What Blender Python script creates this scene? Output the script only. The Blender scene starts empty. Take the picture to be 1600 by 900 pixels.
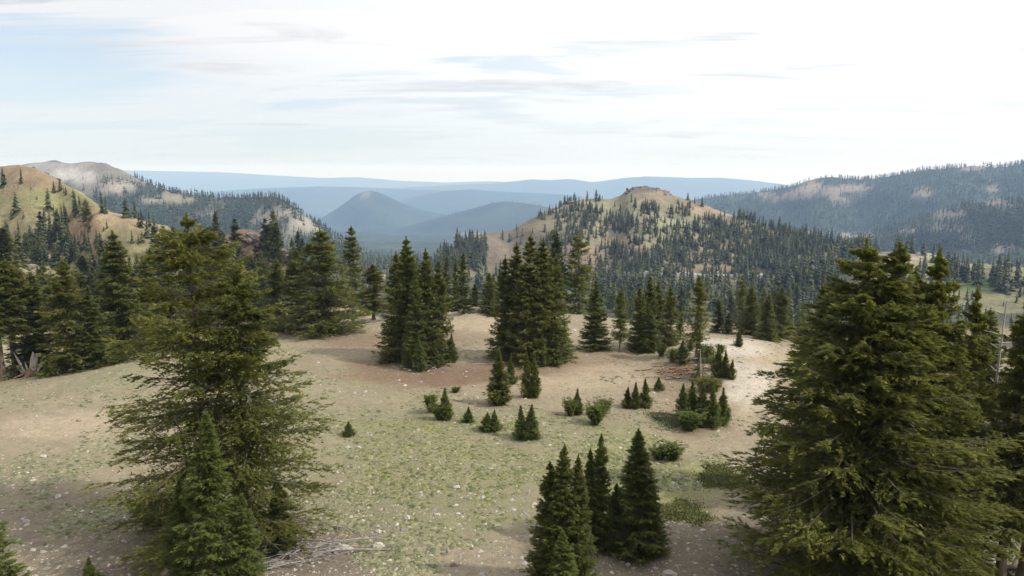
import bpy, math, random
import numpy as np
from math import radians as R_

random.seed(7)
np.random.seed(7)
S = bpy.context.scene
COL = S.collection

# ------------------------------------------------------------------ camera
F = 1250.0                      # focal length in pixels of a 1600 px wide frame
HOR = 262.0
PITCH = math.atan((450 - HOR) / F)
CZ = 16.0
cam_d = bpy.data.cameras.new('camera')
cam_d.sensor_width = 36
cam_d.lens = 36 * F / 1600
cam_d.clip_start = 0.5
cam_d.clip_end = 90000
cam = bpy.data.objects.new('camera', cam_d)
COL.objects.link(cam)
cam.location = (0, 0, CZ)
cam.rotation_euler = (math.pi / 2 - PITCH, 0, 0)
S.camera = cam

# ------------------------------------------------------------------ light and sky
SUN_AZ, SUN_EL = R_(112), R_(44)            # azimuth clockwise from +Y
sun_dir = (math.sin(SUN_AZ) * math.cos(SUN_EL), math.cos(SUN_AZ) * math.cos(SUN_EL), math.sin(SUN_EL))
sl = bpy.data.lights.new('sun', 'SUN')
sl.energy = 3.9
sl.angle = R_(2.5)
sl.color = (1.0, 0.94, 0.85)
so = bpy.data.objects.new('sun', sl)
COL.objects.link(so)
so.rotation_euler = (math.pi / 2 - SUN_EL, 0, math.pi - SUN_AZ)

S.view_settings.view_transform = 'Standard'
S.view_settings.look = 'None'
S.view_settings.gamma = 1
S.view_settings.exposure = 0.0
S.cycles.use_denoising = True
S.cycles.max_bounces = 8
S.cycles.diffuse_bounces = 5
S.cycles.transmission_bounces = 5
S.cycles.transparent_max_bounces = 4
S.cycles.volume_bounces = 3
S.cycles.use_adaptive_sampling = True
S.cycles.adaptive_threshold = 0.02

W = bpy.data.worlds.new('World')
S.world = W
W.use_nodes = True


class NT:
    """small helper to write node trees"""
    def __init__(s, tree):
        s.t = tree
        s.t.nodes.clear()

    def n(s, typ, ins=None, **props):
        nd = s.t.nodes.new(typ)
        for k, v in props.items():
            setattr(nd, k, v)
        for k, v in (ins or {}).items():
            sock = nd.inputs[k]
            if isinstance(v, bpy.types.NodeSocket):
                s.t.links.new(v, sock)
            else:
                sock.default_value = v
        return nd

    def m(s, op, a, b=0.0, c=0.0, clamp=False):
        return s.n('ShaderNodeMath', {0: a, 1: b, 2: c}, operation=op, use_clamp=clamp).outputs[0]

    def mix(s, f, a, b):
        nd = s.n('ShaderNodeMix', data_type='RGBA')
        for sock, v in ((nd.inputs[0], f), (nd.inputs[6], a), (nd.inputs[7], b)):
            if isinstance(v, bpy.types.NodeSocket):
                s.t.links.new(v, sock)
            elif isinstance(v, (tuple, list)):
                sock.default_value = (*v[:3], 1)
            else:
                sock.default_value = v
        return nd.outputs[2]

    def mulc(s, a, b):
        nd = s.n('ShaderNodeMix', data_type='RGBA', blend_type='MULTIPLY')
        nd.inputs[0].default_value = 1
        for sock, v in ((nd.inputs[6], a), (nd.inputs[7], b)):
            if isinstance(v, bpy.types.NodeSocket):
                s.t.links.new(v, sock)
            else:
                sock.default_value = (*v[:3], 1)
        return nd.outputs[2]

    def ss(s, v, lo, hi, a=0.0, b=1.0):
        return s.n('ShaderNodeMapRange', {0: v, 1: lo, 2: hi, 3: a, 4: b}, interpolation_type='SMOOTHSTEP').outputs[0]

    def noise(s, vec, scale, detail=4, rough=0.55, dist=0.0):
        return s.n('ShaderNodeTexNoise', {'Vector': vec, 'Scale': scale, 'Detail': detail, 'Roughness': rough,
                                          'Distortion': dist}).outputs[0]


def build_world():
    g = NT(W.node_tree)
    sky = g.n('ShaderNodeTexSky', sky_type='NISHITA', sun_disc=False)
    sky.sun_elevation = SUN_EL
    sky.sun_rotation = SUN_AZ
    sky.altitude = 2200
    sky.air_density = 1.0
    sky.dust_density = 2.0
    sky.ozone_density = 1.0
    tc = g.n('ShaderNodeTexCoord').outputs['Generated']
    sep = g.n('ShaderNodeSeparateXYZ', {0: tc})
    x, y, z = sep.outputs
    zz = g.m('MAXIMUM', z, 0.0)
    den = g.m('ADD', zz, 0.10)
    px = g.m('DIVIDE', x, den)
    py = g.m('DIVIDE', y, den)
    pv = g.n('ShaderNodeCombineXYZ', {0: g.m('ADD', px, 1.43), 1: g.m('SUBTRACT', py, .4), 2: 0.0}).outputs[0]
    n1 = g.noise(g.n('ShaderNodeVectorMath', {0: pv, 1: (0.42, 0.80, 1)}, operation='MULTIPLY').outputs[0], 1.0, 9, 0.60, 0.5)
    off = g.n('ShaderNodeVectorMath', {0: pv, 1: (7.3, 3.1, 0)}, operation='ADD').outputs[0]
    n2 = g.noise(g.n('ShaderNodeVectorMath', {0: off, 1: (0.55, 1.9, 1)}, operation='MULTIPLY').outputs[0], 1.0, 8, 0.62, 0.6)
    # towards the sun the veil is thick and bright, away from it the sky opens
    dt = g.n('ShaderNodeVectorMath', {0: tc, 1: sun_dir}, operation='DOT_PRODUCT').outputs['Value']
    # bright veil spreads from the right of the view to the sun
    wv = g.n('ShaderNodeVectorMath', {0: tc, 1: (math.sin(R_(62)) * .92, math.cos(R_(62)) * .92, .39)}, operation='DOT_PRODUCT').outputs['Value']
    side = g.ss(wv, 0.06, 0.85)
    sunside = g.ss(dt, 0.42, 0.9)
    cover = g.m('ADD', g.ss(n1, 0.40, 0.51), g.m('MULTIPLY', side, 0.75), clamp=True)
    gd = (math.sin(R_(-32)) * math.cos(R_(6.6)), math.cos(R_(-32)) * math.cos(R_(6.6)), math.sin(R_(6.6)))
    gdot = g.n('ShaderNodeVectorMath', {0: g.n('ShaderNodeVectorMath', {0: tc, 1: gd}, operation='SUBTRACT').outputs[0], 1: (1.0, 1.0, 4.2)}, operation='MULTIPLY')
    gap = g.ss(g.m('ADD', g.n('ShaderNodeVectorMath', {0: gdot.outputs[0]}, operation='LENGTH').outputs['Value'], g.m('MULTIPLY', g.m('SUBTRACT', n2, .5), .5)), .24, .10)
    cover = g.m('MULTIPLY', cover, g.m('SUBTRACT', 1.0, g.m('MULTIPLY', gap, .85)))
    deck = g.ss(g.m('ADD', z, g.m('MULTIPLY', g.m('SUBTRACT', n2, .5), .10)), 0.125, 0.160)
    cover = g.m('MAXIMUM', cover, g.m('MULTIPLY', deck, .93))
    lo = g.ss(z, 0.0, 0.15)
    cover = g.m('MULTIPLY', cover, g.m('ADD', 0.25, g.m('MULTIPLY', lo, 0.75)))
    veil = g.m('MULTIPLY', g.ss(z, 0.24, 0.0), 0.80)     # whitish haze at the horizon
    bright = g.m('ADD', g.m('ADD', 9.0, g.m('MULTIPLY', sunside, 9.0)), g.m('MULTIPLY', side, 3.0))
    shade = g.ss(n2, 0.50, 0.74)
    bright2 = g.m('MULTIPLY', bright, g.m('SUBTRACT', 1.06, g.m('MULTIPLY', shade, 0.34)))
    ccol = g.n('ShaderNodeVectorMath', {0: (0.965, 0.98, 1.0), 'Scale': bright2}, operation='SCALE').outputs[0]
    htint = g.mix(side, (.865, .965, 1.03), (.96, .99, 1.0))
    hcol = g.n('ShaderNodeVectorMath', {0: htint, 'Scale': g.m('ADD', 8.5, g.m('MULTIPLY', side, 0.9))}, operation='SCALE').outputs[0]
    blue = g.n('ShaderNodeVectorMath', {0: sky.outputs[0], 1: (1.45, 1.45, 1.4)}, operation='MULTIPLY').outputs[0]
    c = g.mix(.30, blue, hcol)
    c = g.mix(veil, c, hcol)
    c = g.mix(cover, c, ccol)
    bg = g.n('ShaderNodeBackground', {'Color': c, 'Strength': 0.10})
    out = g.n('ShaderNodeOutputWorld', {'Surface': bg.outputs[0]})
    W.cycles.sampling_method = 'MANUAL'
    W.cycles.sample_map_resolution = 1024


build_world()


# ------------------------------------------------------------------ numpy noise
def _h(ix, iy, seed):
    n = (ix.astype(np.int64) * 374761393 + iy.astype(np.int64) * 668265263 + seed * 1442695041) & 0xffffffff
    n = ((n ^ (n >> 13)) * 1274126177) & 0xffffffff
    return ((n ^ (n >> 16)) & 0xffff) / 65535.0


def vn(x, y, seed=0):
    x = np.asarray(x, float); y = np.asarray(y, float)
    x0 = np.floor(x); y0 = np.floor(y)
    fx = x - x0; fy = y - y0
    fx = fx * fx * fx * (fx * (fx * 6 - 15) + 10); fy = fy * fy * fy * (fy * (fy * 6 - 15) + 10)
    a = _h(x0, y0, seed); b = _h(x0 + 1, y0, seed); c = _h(x0, y0 + 1, seed); d = _h(x0 + 1, y0 + 1, seed)
    return (a * (1 - fx) + b * fx) * (1 - fy) + (c * (1 - fx) + d * fx) * fy


def fbm(x, y, seed=0, o=4):
    s = 0; a = 0.5; t = 0
    for i in range(o):
        s = s + a * vn(x, y, seed + i * 17); t += a
        c, sn = 0.8 * 2.03, 0.6 * 2.03
        x, y = x * c - y * sn + 3.7, x * sn + y * c + 1.3
        a *= 0.5
    return s / t * 2 - 1            # -1..1


def sstep(a, b, x):
    t = np.clip((x - a) / (b - a), 0, 1)
    return t * t * (3 - 2 * t)


# ------------------------------------------------------------------ camera geometry used to lay the place out
CP, SP = math.cos(PITCH), math.sin(PITCH)


def tanv(v):
    return np.tan(PITCH + np.arctan((np.asarray(v, float) - 450) / F))


def point(u, v, Y):
    """world point seen at (u, v) of the 1600x900 frame at ground distance Y"""
    z = CZ - Y * tanv(v)
    depth = Y * CP + (CZ - z) * SP
    return (u - 800) / F * depth, Y, z


def project(x, y, z):
    depth = y * CP + (CZ - z) * SP
    up = (z - CZ) * CP + y * SP
    depth = np.maximum(depth, 0.01)
    return 800 + F * x / depth, 450 - F * up / depth


# ------------------------------------------------------------------ terrain: plateau, valley and ridges
# each ridge: crest points (u, v, distance), front slope, back slope, rounding radius, noise size, noise wavelength
RIDGES = dict(
    left_hill=([(-900, 235, 330), (-300, 250, 320), (-60, 262, 310), (0, 261, 305), (28, 257, 300), (55, 263, 295), (85, 277, 290), (105, 290, 280),
                (130, 302, 265), (150, 318, 250), (175, 332, 240), (200, 338, 235), (235, 349, 232), (262, 353, 230), (285, 372, 222), (330, 402, 215), (420, 436, 200), (600, 500, 200)],
               .52, .5, 10, 2.4, 28),
    left_knoll=([(250, 460, 175), (290, 420, 185), (340, 375, 190), (375, 358, 195), (395, 358, 195), (412, 370, 195), (430, 382, 195), (450, 397, 195), (480, 430, 195), (520, 480, 195)],
                .6, .6, 4, 1.6, 12),
    left_near=([(-700, 300, 120), (-200, 350, 125), (-60, 375, 130), (0, 392, 132), (40, 415, 130), (80, 445, 125), (130, 480, 118), (200, 520, 110), (300, 560, 105)],
               .42, .4, 6, 1.0, 14),
    grey_mountain=([(-900, 262, 1500), (-200, 264, 1500), (30, 258, 1480), (60, 253, 1460), (85, 250, 1450), (98, 254, 1440), (120, 254, 1430), (145, 252, 1420),
                    (165, 255, 1400), (190, 265, 1380), (215, 277, 1360), (240, 290, 1330), (265, 297, 1310), (290, 303, 1290), (350, 309, 1260), (400, 308, 1230), (430, 307, 1200), (445, 313, 1180),
                    (462, 325, 1160), (480, 338, 1150), (500, 352, 1140), (540, 378, 1120), (580, 402, 1100), (640, 440, 1050)],
                   .50, .5, 18, 13, 150),
    butte=([(430, 372, 5200), (470, 356, 5200), (500, 342, 5200), (520, 330, 5200), (540, 316, 5200), (555, 305, 5200), (567, 299, 5200), (577, 297.5, 5200), (590, 300, 5200), (604, 306, 5200),
            (620, 314, 5200), (640, 322, 5200), (665, 330, 5200), (700, 337, 5200), (740, 345, 5200), (800, 360, 5200)],
           .42, .45, 120, 22, 600),
    blue_hill=([(560, 340, 7600), (600, 322, 7600), (640, 309, 7600), (670, 302, 7600), (700, 298, 7600), (735, 295.5, 7600), (770, 298, 7600), (800, 300, 7600), (850, 302, 7600), (900, 306, 7600), (1000, 320, 7600)],
               .3, .3, 300, 30, 900),
    low_hill=([(640, 352, 4300), (700, 335, 4300), (735, 326, 4300), (770, 316, 4300), (790, 314, 4300), (815, 316, 4300), (850, 322, 4300), (900, 332, 4300), (1000, 345, 4300)],
              .28, .3, 140, 22, 500),
    mid_ridge=([(100, 306, 9000), (250, 304, 9000), (330, 299, 9000), (420, 294, 9000), (500, 291, 9000), (560, 292, 9000), (640, 296, 9000), (760, 300, 9000), (900, 310, 9000)],
               .3, .3, 300, 30, 900),
    plain_edge=([(-900, 266, 15500), (200, 266, 15500), (260, 267, 15500), (350, 269, 15500), (430, 274, 15500), (500, 278, 15500), (560, 277, 15500), (620, 282, 15500), (700, 285, 15500), (760, 283, 15500), (900, 288, 15500)],
                .2, .2, 500, 25, 1500),
    far_ridge=([(560, 300, 11500), (640, 292, 11500), (700, 289, 11500), (760, 287, 11500), (800, 283, 11500), (830, 279.5, 11500), (860, 281, 11500), (890, 279, 11500), (925, 284, 11500), (950, 281, 11500),
                (975, 277.5, 11500), (1010, 275, 11500), (1040, 276, 11500), (1080, 277.5, 11500), (1130, 277.5, 11500), (1180, 282, 11500), (1240, 290, 11500), (1400, 295, 11500), (2400, 285, 11500)],
               .28, .3, 300, 25, 1100),
    right_mountain=([(1000, 330, 2700), (1060, 316, 2700), (1090, 311, 2650), (1130, 306, 2600), (1170, 302, 2600), (1200, 298, 2550), (1240, 291, 2500), (1262, 282, 2500), (1280, 278, 2500), (1300, 276, 2500), (1320, 279, 2500),
                     (1345, 280, 2500), (1370, 279, 2450), (1400, 274, 2400), (1440, 266, 2350), (1470, 264, 2300), (1500, 262, 2300), (1520, 258.5, 2300), (1545, 262, 2300), (1570, 263, 2250), (1585, 258, 2250), (1600, 256, 2250),
                     (1700, 248, 2200), (2000, 240, 2200), (2600, 250, 2200)],
                    .24, .4, 60, 26, 260),
    right_spur=([(1200, 392, 1500), (1300, 380, 1500), (1360, 366, 1500), (1420, 348, 1480), (1470, 332, 1450), (1505, 322, 1400), (1540, 317, 1400), (1600, 309, 1350), (1700, 300, 1350), (2200, 290, 1350)],
                .30, .4, 40, 16, 160),
    rocky_hill=([(560, 440, 560), (640, 418, 580), (690, 400, 600), (708, 384, 610), (722, 372, 615), (745, 367, 620), (775, 363, 630), (800, 359, 640), (820, 347, 645), (837, 337, 650), (867, 325, 655), (892, 314, 660),
                 (912, 311, 660), (955, 311, 660), (970, 305, 658), (977, 299, 655), (982, 295, 655), (992, 292, 652), (1000, 291, 652), (1012, 291, 650), (1022, 293, 650), (1032, 298, 648), (1045, 303, 645), (1060, 308, 640),
                 (1075, 312, 635), (1100, 319, 630), (1125, 330, 620), (1150, 338, 610), (1180, 347, 600), (1210, 356, 590), (1250, 368, 580), (1320, 384, 560), (1500, 410, 540), (1700, 440, 540)],
                .40, .5, 5, 4.5, 60),
    pale_knoll=([(1180, 450, 420), (1260, 425, 425), (1320, 405, 430), (1365, 399, 430), (1390, 394, 430), (1420, 394, 430), (1450, 397, 425), (1480, 406, 415), (1510, 414, 405), (1540, 414, 400), (1570, 416, 395), (1600, 420, 390), (1700, 425, 380), (2200, 430, 370)],
                .26, .3, 14, 2.2, 40),
)
RD = {}
for k, (pts, sf, sb, rr, na, nw) in RIDGES.items():
    A = []
    for (u, v, Y) in pts:
        x, y, z = point(u, v, Y)
        A.append((x / y, Y, z))
    A = np.array(A)
    RD[k] = (A, sf, sb, rr, na, nw)
EDGE = np.array([(-1.5, 40), (-1.0, 46), (-.64, 57), (-.48, 67), (-.32, 74), (-.22, 78), (-.12, 84), (-.05, 92), (.04, 88), (.09, 84), (.16, 77), (.22, 75), (.30, 73), (.37, 66), (.5, 60), (.7, 60), (1.5, 50)])
BASE = np.array([(0, 0), (20, -3.0), (60, -14), (120, -23), (220, -38), (460, -60), (900, -100), (1900, -200), (3900, -320), (8000, -450), (30000, -600)])


def terrain(x, y, detail=True):
    x = np.asarray(x, float); y = np.asarray(y, float)
    ys = np.maximum(y, 8.0)
    a = x / ys
    Ye = np.interp(a, EDGE[:, 0], EDGE[:, 1]) + fbm(x / 14, y / 14, 5, 3) * 1.6
    d = y - Ye
    z = np.interp(np.maximum(d, 0), BASE[:, 0], BASE[:, 1])
    # rounded lip and gentle swells on the plateau
    z = z - 0.6 * np.exp(-np.abs(d) / 7.0)
    near = 1 - sstep(70, 160, y)
    z = z + near * (fbm(x / 22, y / 22, 11, 3) * 0.55 + fbm(x / 4, y / 4, 12, 3) * 0.18)
    # bare mound on the right behind the saplings
    z = z + near * 1.3 * np.exp(-(((x - 17.5) / 6.0) ** 2 + ((y - 66) / 9.0) ** 2))
    z = z + near * 1.0 * np.exp(-(((x + 4.0) / 3.0) ** 2 + ((y - 90) / 3.0) ** 2))
    # the slope that climbs to the viewpoint
    climb = np.clip((25.5 - y) / 25.5, 0, 1.0)
    z = z + 14.3 * climb ** 1.15
    z = z + (1 - near) * fbm(x / 90, y / 90, 21, 4) * 5 * sstep(100, 400, y)
    z = z + sstep(900, 3000, y) * (fbm(x / 700, y / 700, 23, 4) * 28 + (1 - 2 * np.abs(fbm(x / 420, y / 420, 24, 4))) * 14)
    for i, (k, (A, sf, sb, rr, na, nw)) in enumerate(RD.items()):
        Yc = np.interp(a, A[:, 0], A[:, 1]); zc = np.interp(a, A[:, 0], A[:, 2])
        zc = zc - .35 * Yc * (np.maximum(A[0, 0] - a, 0) + np.maximum(a - A[-1, 0], 0))   # ridges end
        dd = y - Yc
        s = np.where(dd < 0, sf, sb)
        prof = s * (np.sqrt(dd * dd + rr * rr) - rr)
        nz = fbm(x / nw, y / nw, 40 + i * 3, 4) * na
        # ridged gullies running down the faces, none on the crest itself
        w = sstep(0, nw * .8, np.abs(dd))
        gul = (1 - 2 * np.abs(fbm(x / nw * 1.7, y / nw * .8, 90 + i, 3))) * na * .5
        L = zc - prof + (nz + gul) * w * .9 + nz * (.03 if Yc.mean() < 4000 else .16)
        kk = 1.5 + Yc * .004
        h = np.clip(.5 + .5 * (L - z) / kk, 0, 1)
        z = z * (1 - h) + L * h + kk * h * (1 - h) * np.where(y > 95, 1, 0)
    if detail:
        # craggy rock cap of the central hill
        a0 = (1003 - 800) / F / CP
        ux = (x / ys - a0) * 650
        cap = np.exp(-((ux / 17) ** 4)) * np.exp(-(((y - 650) / 14) ** 4))
        z = z + cap * (np.round(fbm(x / 5, y / 7, 71, 3) * 3) * .9 + .5)
        z = z + sstep(100, 200, y) * (fbm(x / 9, y / 9, 72, 3) * .5)
    return z


def tz(x, y):
    return float(terrain(np.array([x]), np.array([y]))[0])


# fan-shaped ground sheet: fine close to the viewpoint, coarse towards the horizon
sa = np.concatenate([np.linspace(-1.45, -.70, 36)[:-1], np.linspace(-.70, .70, 350), np.linspace(.70, 1.45, 36)[1:]])
ry = [-70, -55, -42, -30, -20, -12, -6, -2, 1, 4, 7, 10, 13, 16]
yy = 18.0
while yy < 27000:
    ry.append(yy)
    yy *= 1.0105 if yy < 1000 else (1.016 if yy < 3500 else (1.022 if yy < 9000 else 1.03))
ry = np.array(ry)
GA, GY = np.meshgrid(sa, ry)
GX = GA * np.sqrt(np.maximum(GY, 0) ** 2 + 30.0 ** 2 * (GY < 1e9)) * np.where(GY > 0, 1, 1)
GZ = terrain(GX, GY)
GU, GV = project(GX, GY, GZ)

# table for looking up where a sight line meets the ground
ta = np.linspace(-.75, .75, 601)
TY = ry[ry > 17]
TA, TYY = np.meshgrid(ta, TY)
TZ = terrain(TA * TYY, TYY)
TU, TV = project(TA * TYY, TYY, TZ)
TMIN = np.minimum.accumulate(TV, axis=0)


def ground_at(u, v, refine=True):
    """arrays of (x, y, z) where the sight line through (u, v) first meets the ground; nan where it meets the sky"""
    u = np.atleast_1d(np.asarray(u, float)); v = np.atleast_1d(np.asarray(v, float))
    Y = np.full(u.shape, 50.0)
    for it in range(3):
        z = CZ - Y * tanv(v)
        a = (u - 800) / F * (Y * CP + (CZ - z) * SP) / Y
        ci = np.clip(np.round((a + .75) / 1.5 * 600).astype(int), 0, 600)
        hit = TMIN[:, ci] <= v[None, :]
        ok = hit.any(axis=0)
        r = np.where(ok, hit.argmax(axis=0), 1)
        r = np.maximum(r, 1)
        v0 = TMIN[r - 1, ci]; v1 = TMIN[r, ci]
        f = np.clip((v0 - v) / np.maximum(v0 - v1, 1e-6), 0, 1)
        Y = TY[r - 1] * (1 - f) + TY[r] * f
    z = CZ - Y * tanv(v)
    x = (u - 800) / F * (Y * CP + (CZ - z) * SP)
    zt = terrain(x, Y)
    x = np.where(ok, x, np.nan)
    return x, Y, zt


# ------------------------------------------------------------------ mesh helpers
def mk_mesh(name, V, Fq, smooth=False, attrs=None, colors=None):
    """V (n,3); Fq (m,k) faces with k corners, or a list of such arrays"""
    me = bpy.data.meshes.new(name)
    V = np.asarray(V, np.float32)
    if not isinstance(Fq, list):
        Fq = [Fq]
    Fq = [np.asarray(f, np.int32) for f in Fq if len(f)]
    nl = sum(f.size for f in Fq); npol = sum(len(f) for f in Fq)
    me.vertices.add(len(V)); me.vertices.foreach_set('co', V.ravel())
    me.loops.add(nl); me.loops.foreach_set('vertex_index', np.concatenate([f.ravel() for f in Fq]))
    me.polygons.add(npol)
    st = []; o = 0
    for f in Fq:
        st.append(np.arange(len(f), dtype=np.int32) * f.shape[1] + o); o += f.size
    me.polygons.foreach_set('loop_start', np.concatenate(st))
    me.polygons.foreach_set('use_smooth', np.full(npol, smooth, dtype=bool))
    me.update(calc_edges=True)
    for k, arr in (attrs or {}).items():
        at = me.attributes.new(k, 'FLOAT', 'POINT')
        at.data.foreach_set('value', np.asarray(arr, np.float32).ravel())
    for k, arr in (colors or {}).items():
        at = me.attributes.new(k, 'FLOAT_COLOR', 'POINT')
        c = np.ones((len(V), 4), np.float32); c[:, :3] = arr
        at.data.foreach_set('color', c.ravel())
    return me


def link(name, me, mat=None, parent=None):
    o = bpy.data.objects.new(name, me)
    COL.objects.link(o)
    if mat is not None and not me.materials:
        me.materials.append(mat)
    if parent is not None:
        o.parent = parent
    return o


def tag(o, label=None, cat=None, group=None, kind=None):
    if label: o['label'] = label
    if cat: o['category'] = cat
    if group: o['group'] = group
    if kind: o['kind'] = kind
    return o


def empty(name, loc, rz=0.0, sc=1.0):
    o = bpy.data.objects.new(name, None)
    COL.objects.link(o)
    o.location = loc; o.rotation_euler = (0, 0, rz)
    o.scale = sc if isinstance(sc, tuple) else (sc, sc, sc)
    o.empty_display_size = .3
    return o


def tubes(paths, radii, sides=5):
    """paths (n,k,3), radii (n,k) -> V, quads of n open tubes"""
    P = np.asarray(paths, float); Rr = np.asarray(radii, float)
    n, k, _ = P.shape
    T = np.gradient(P, axis=1)
    T /= np.linalg.norm(T, axis=2, keepdims=True) + 1e-9
    ref = np.zeros_like(T); ref[..., 2] = 1
    vert = np.abs(T[..., 2]) > .8
    ref[vert] = (1, 0, 0)
    Nn = np.cross(T, ref); Nn /= np.linalg.norm(Nn, axis=2, keepdims=True) + 1e-9
    B = np.cross(T, Nn)
    an = np.arange(sides) * 2 * np.pi / sides
    V = P[:, :, None, :] + Rr[:, :, None, None] * (np.cos(an)[None, None, :, None] * Nn[:, :, None, :] + np.sin(an)[None, None, :, None] * B[:, :, None, :])
    idx = np.arange(n * k * sides).reshape(n, k, sides)
    a = idx[:, :-1, :]; b = np.roll(idx, -1, axis=2)[:, :-1, :]
    c = np.roll(idx, -1, axis=2)[:, 1:, :]; d = idx[:, 1:, :]
    Q = np.stack([a, b, c, d], -1).reshape(-1, 4)
    return V.reshape(-1, 3), Q


def kites(P, D, N, l, w, fat=.4, fold=0.0):
    """leaf shaped quads: root P, direction D, side vector N, length l, width w"""
    l = l[:, None]; w = w[:, None]
    up = np.cross(D, N)
    m = P + D * l * fat
    V = np.stack([P, m + N * w * .5 - up * w * fold, P + D * l, m - N * w * .5 - up * w * fold], 1).reshape(-1, 3)
    Q = np.arange(len(V)).reshape(-1, 4)
    return V, Q


def blades(P, D, N, l, w):
    V = np.stack([P - N * w[:, None] * .5, P + N * w[:, None] * .5, P + D * l[:, None]], 1).reshape(-1, 3)
    return V, np.arange(len(V)).reshape(-1, 3)


def nrm(a):
    return a / (np.linalg.norm(a, axis=-1, keepdims=True) + 1e-9)


# ------------------------------------------------------------------ materials
def mat(name):
    m = bpy.data.materials.new(name)
    m.use_nodes = True
    return m, NT(m.node_tree)


def foliage_mat(name, dark, mid, tip, trans=.25):
    m, g = mat(name)
    at = g.n('ShaderNodeAttribute', attribute_name='tone').outputs['Fac']
    oi = g.n('ShaderNodeObjectInfo').outputs['Random']
    geo = g.n('ShaderNodeNewGeometry')
    pos = geo.outputs['Position']
    nz = g.noise(pos, 1.1, 3, .6)
    t = g.m('ADD', at, g.m('MULTIPLY', g.m('SUBTRACT', nz, .5), .55))
    t = g.m('ADD', t, g.m('MULTIPLY', g.m('SUBTRACT', oi, .5), .16), clamp=True)
    c = g.mix(g.ss(t, .0, .55), dark, mid)
    c = g.mix(g.ss(t, .6, 1.0), c, tip)
    d = g.n('ShaderNodeBsdfPrincipled', {'Base Color': c, 'Roughness': .62, 'Specular IOR Level': .3})
    tr = g.n('ShaderNodeBsdfTranslucent', {'Color': g.mulc(c, (1.25, 1.3, .7))})
    mx = g.n('ShaderNodeMixShader', {0: trans, 1: d.outputs[0], 2: tr.outputs[0]})
    g.n('ShaderNodeOutputMaterial', {'Surface': mx.outputs[0]})
    return m


def wood_mat(name, c0, c1, scale=6, stretch=.18, bump=.5):
    m, g = mat(name)
    tc = g.n('ShaderNodeTexCoord').outputs['Object']
    v = g.n('ShaderNodeVectorMath', {0: tc, 1: (1, 1, stretch)}, operation='MULTIPLY').outputs[0]
    nz = g.noise(v, scale, 6, .65)
    n2 = g.noise(tc, 1.3, 3, .5)
    c = g.mix(g.ss(nz, .33, .66), c0, c1)
    c = g.mix(g.ss(n2, .4, .7, 0, .35), c, tuple(x * .6 for x in c0))
    b = g.n('ShaderNodeBump', {'Strength': bump, 'Distance': .03, 'Height': nz})
    d = g.n('ShaderNodeBsdfPrincipled', {'Base Color': c, 'Roughness': .85, 'Specular IOR Level': .2, 'Normal': b.outputs[0]})
    g.n('ShaderNodeOutputMaterial', {'Surface': d.outputs[0]})
    return m


M_FOL = foliage_mat('hemlock_needles', (.075, .086, .020), (.148, .158, .034), (.22, .22, .05), .46)
M_FOL_DARK = foliage_mat('fir_needles', (.064, .080, .020), (.130, .146, .034), (.19, .20, .045), .45)
M_FOL_WARM = foliage_mat('yellowed_needles', (.078, .088, .022), (.158, .162, .038), (.24, .22, .055), .46)
M_FOL_YOUNG = foliage_mat('young_needles', (.085, .108, .030), (.160, .190, .050), (.22, .25, .07), .50)
M_FOL_FAR = foliage_mat('distant_needles', (.030, .038, .015), (.052, .062, .022), (.095, .095, .036), .15)
M_BARK = wood_mat('bark', (.075, .055, .042), (.17, .135, .105))
M_DEAD = wood_mat('dead_wood', (.26, .235, .21), (.44, .41, .37), 9)
M_LIMB = wood_mat('limb_bark', (.085, .068, .052), (.19, .16, .13))
M_ROT = wood_mat('rotten_red_wood', (.12, .070, .045), (.27, .17, .115), 8)


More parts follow.
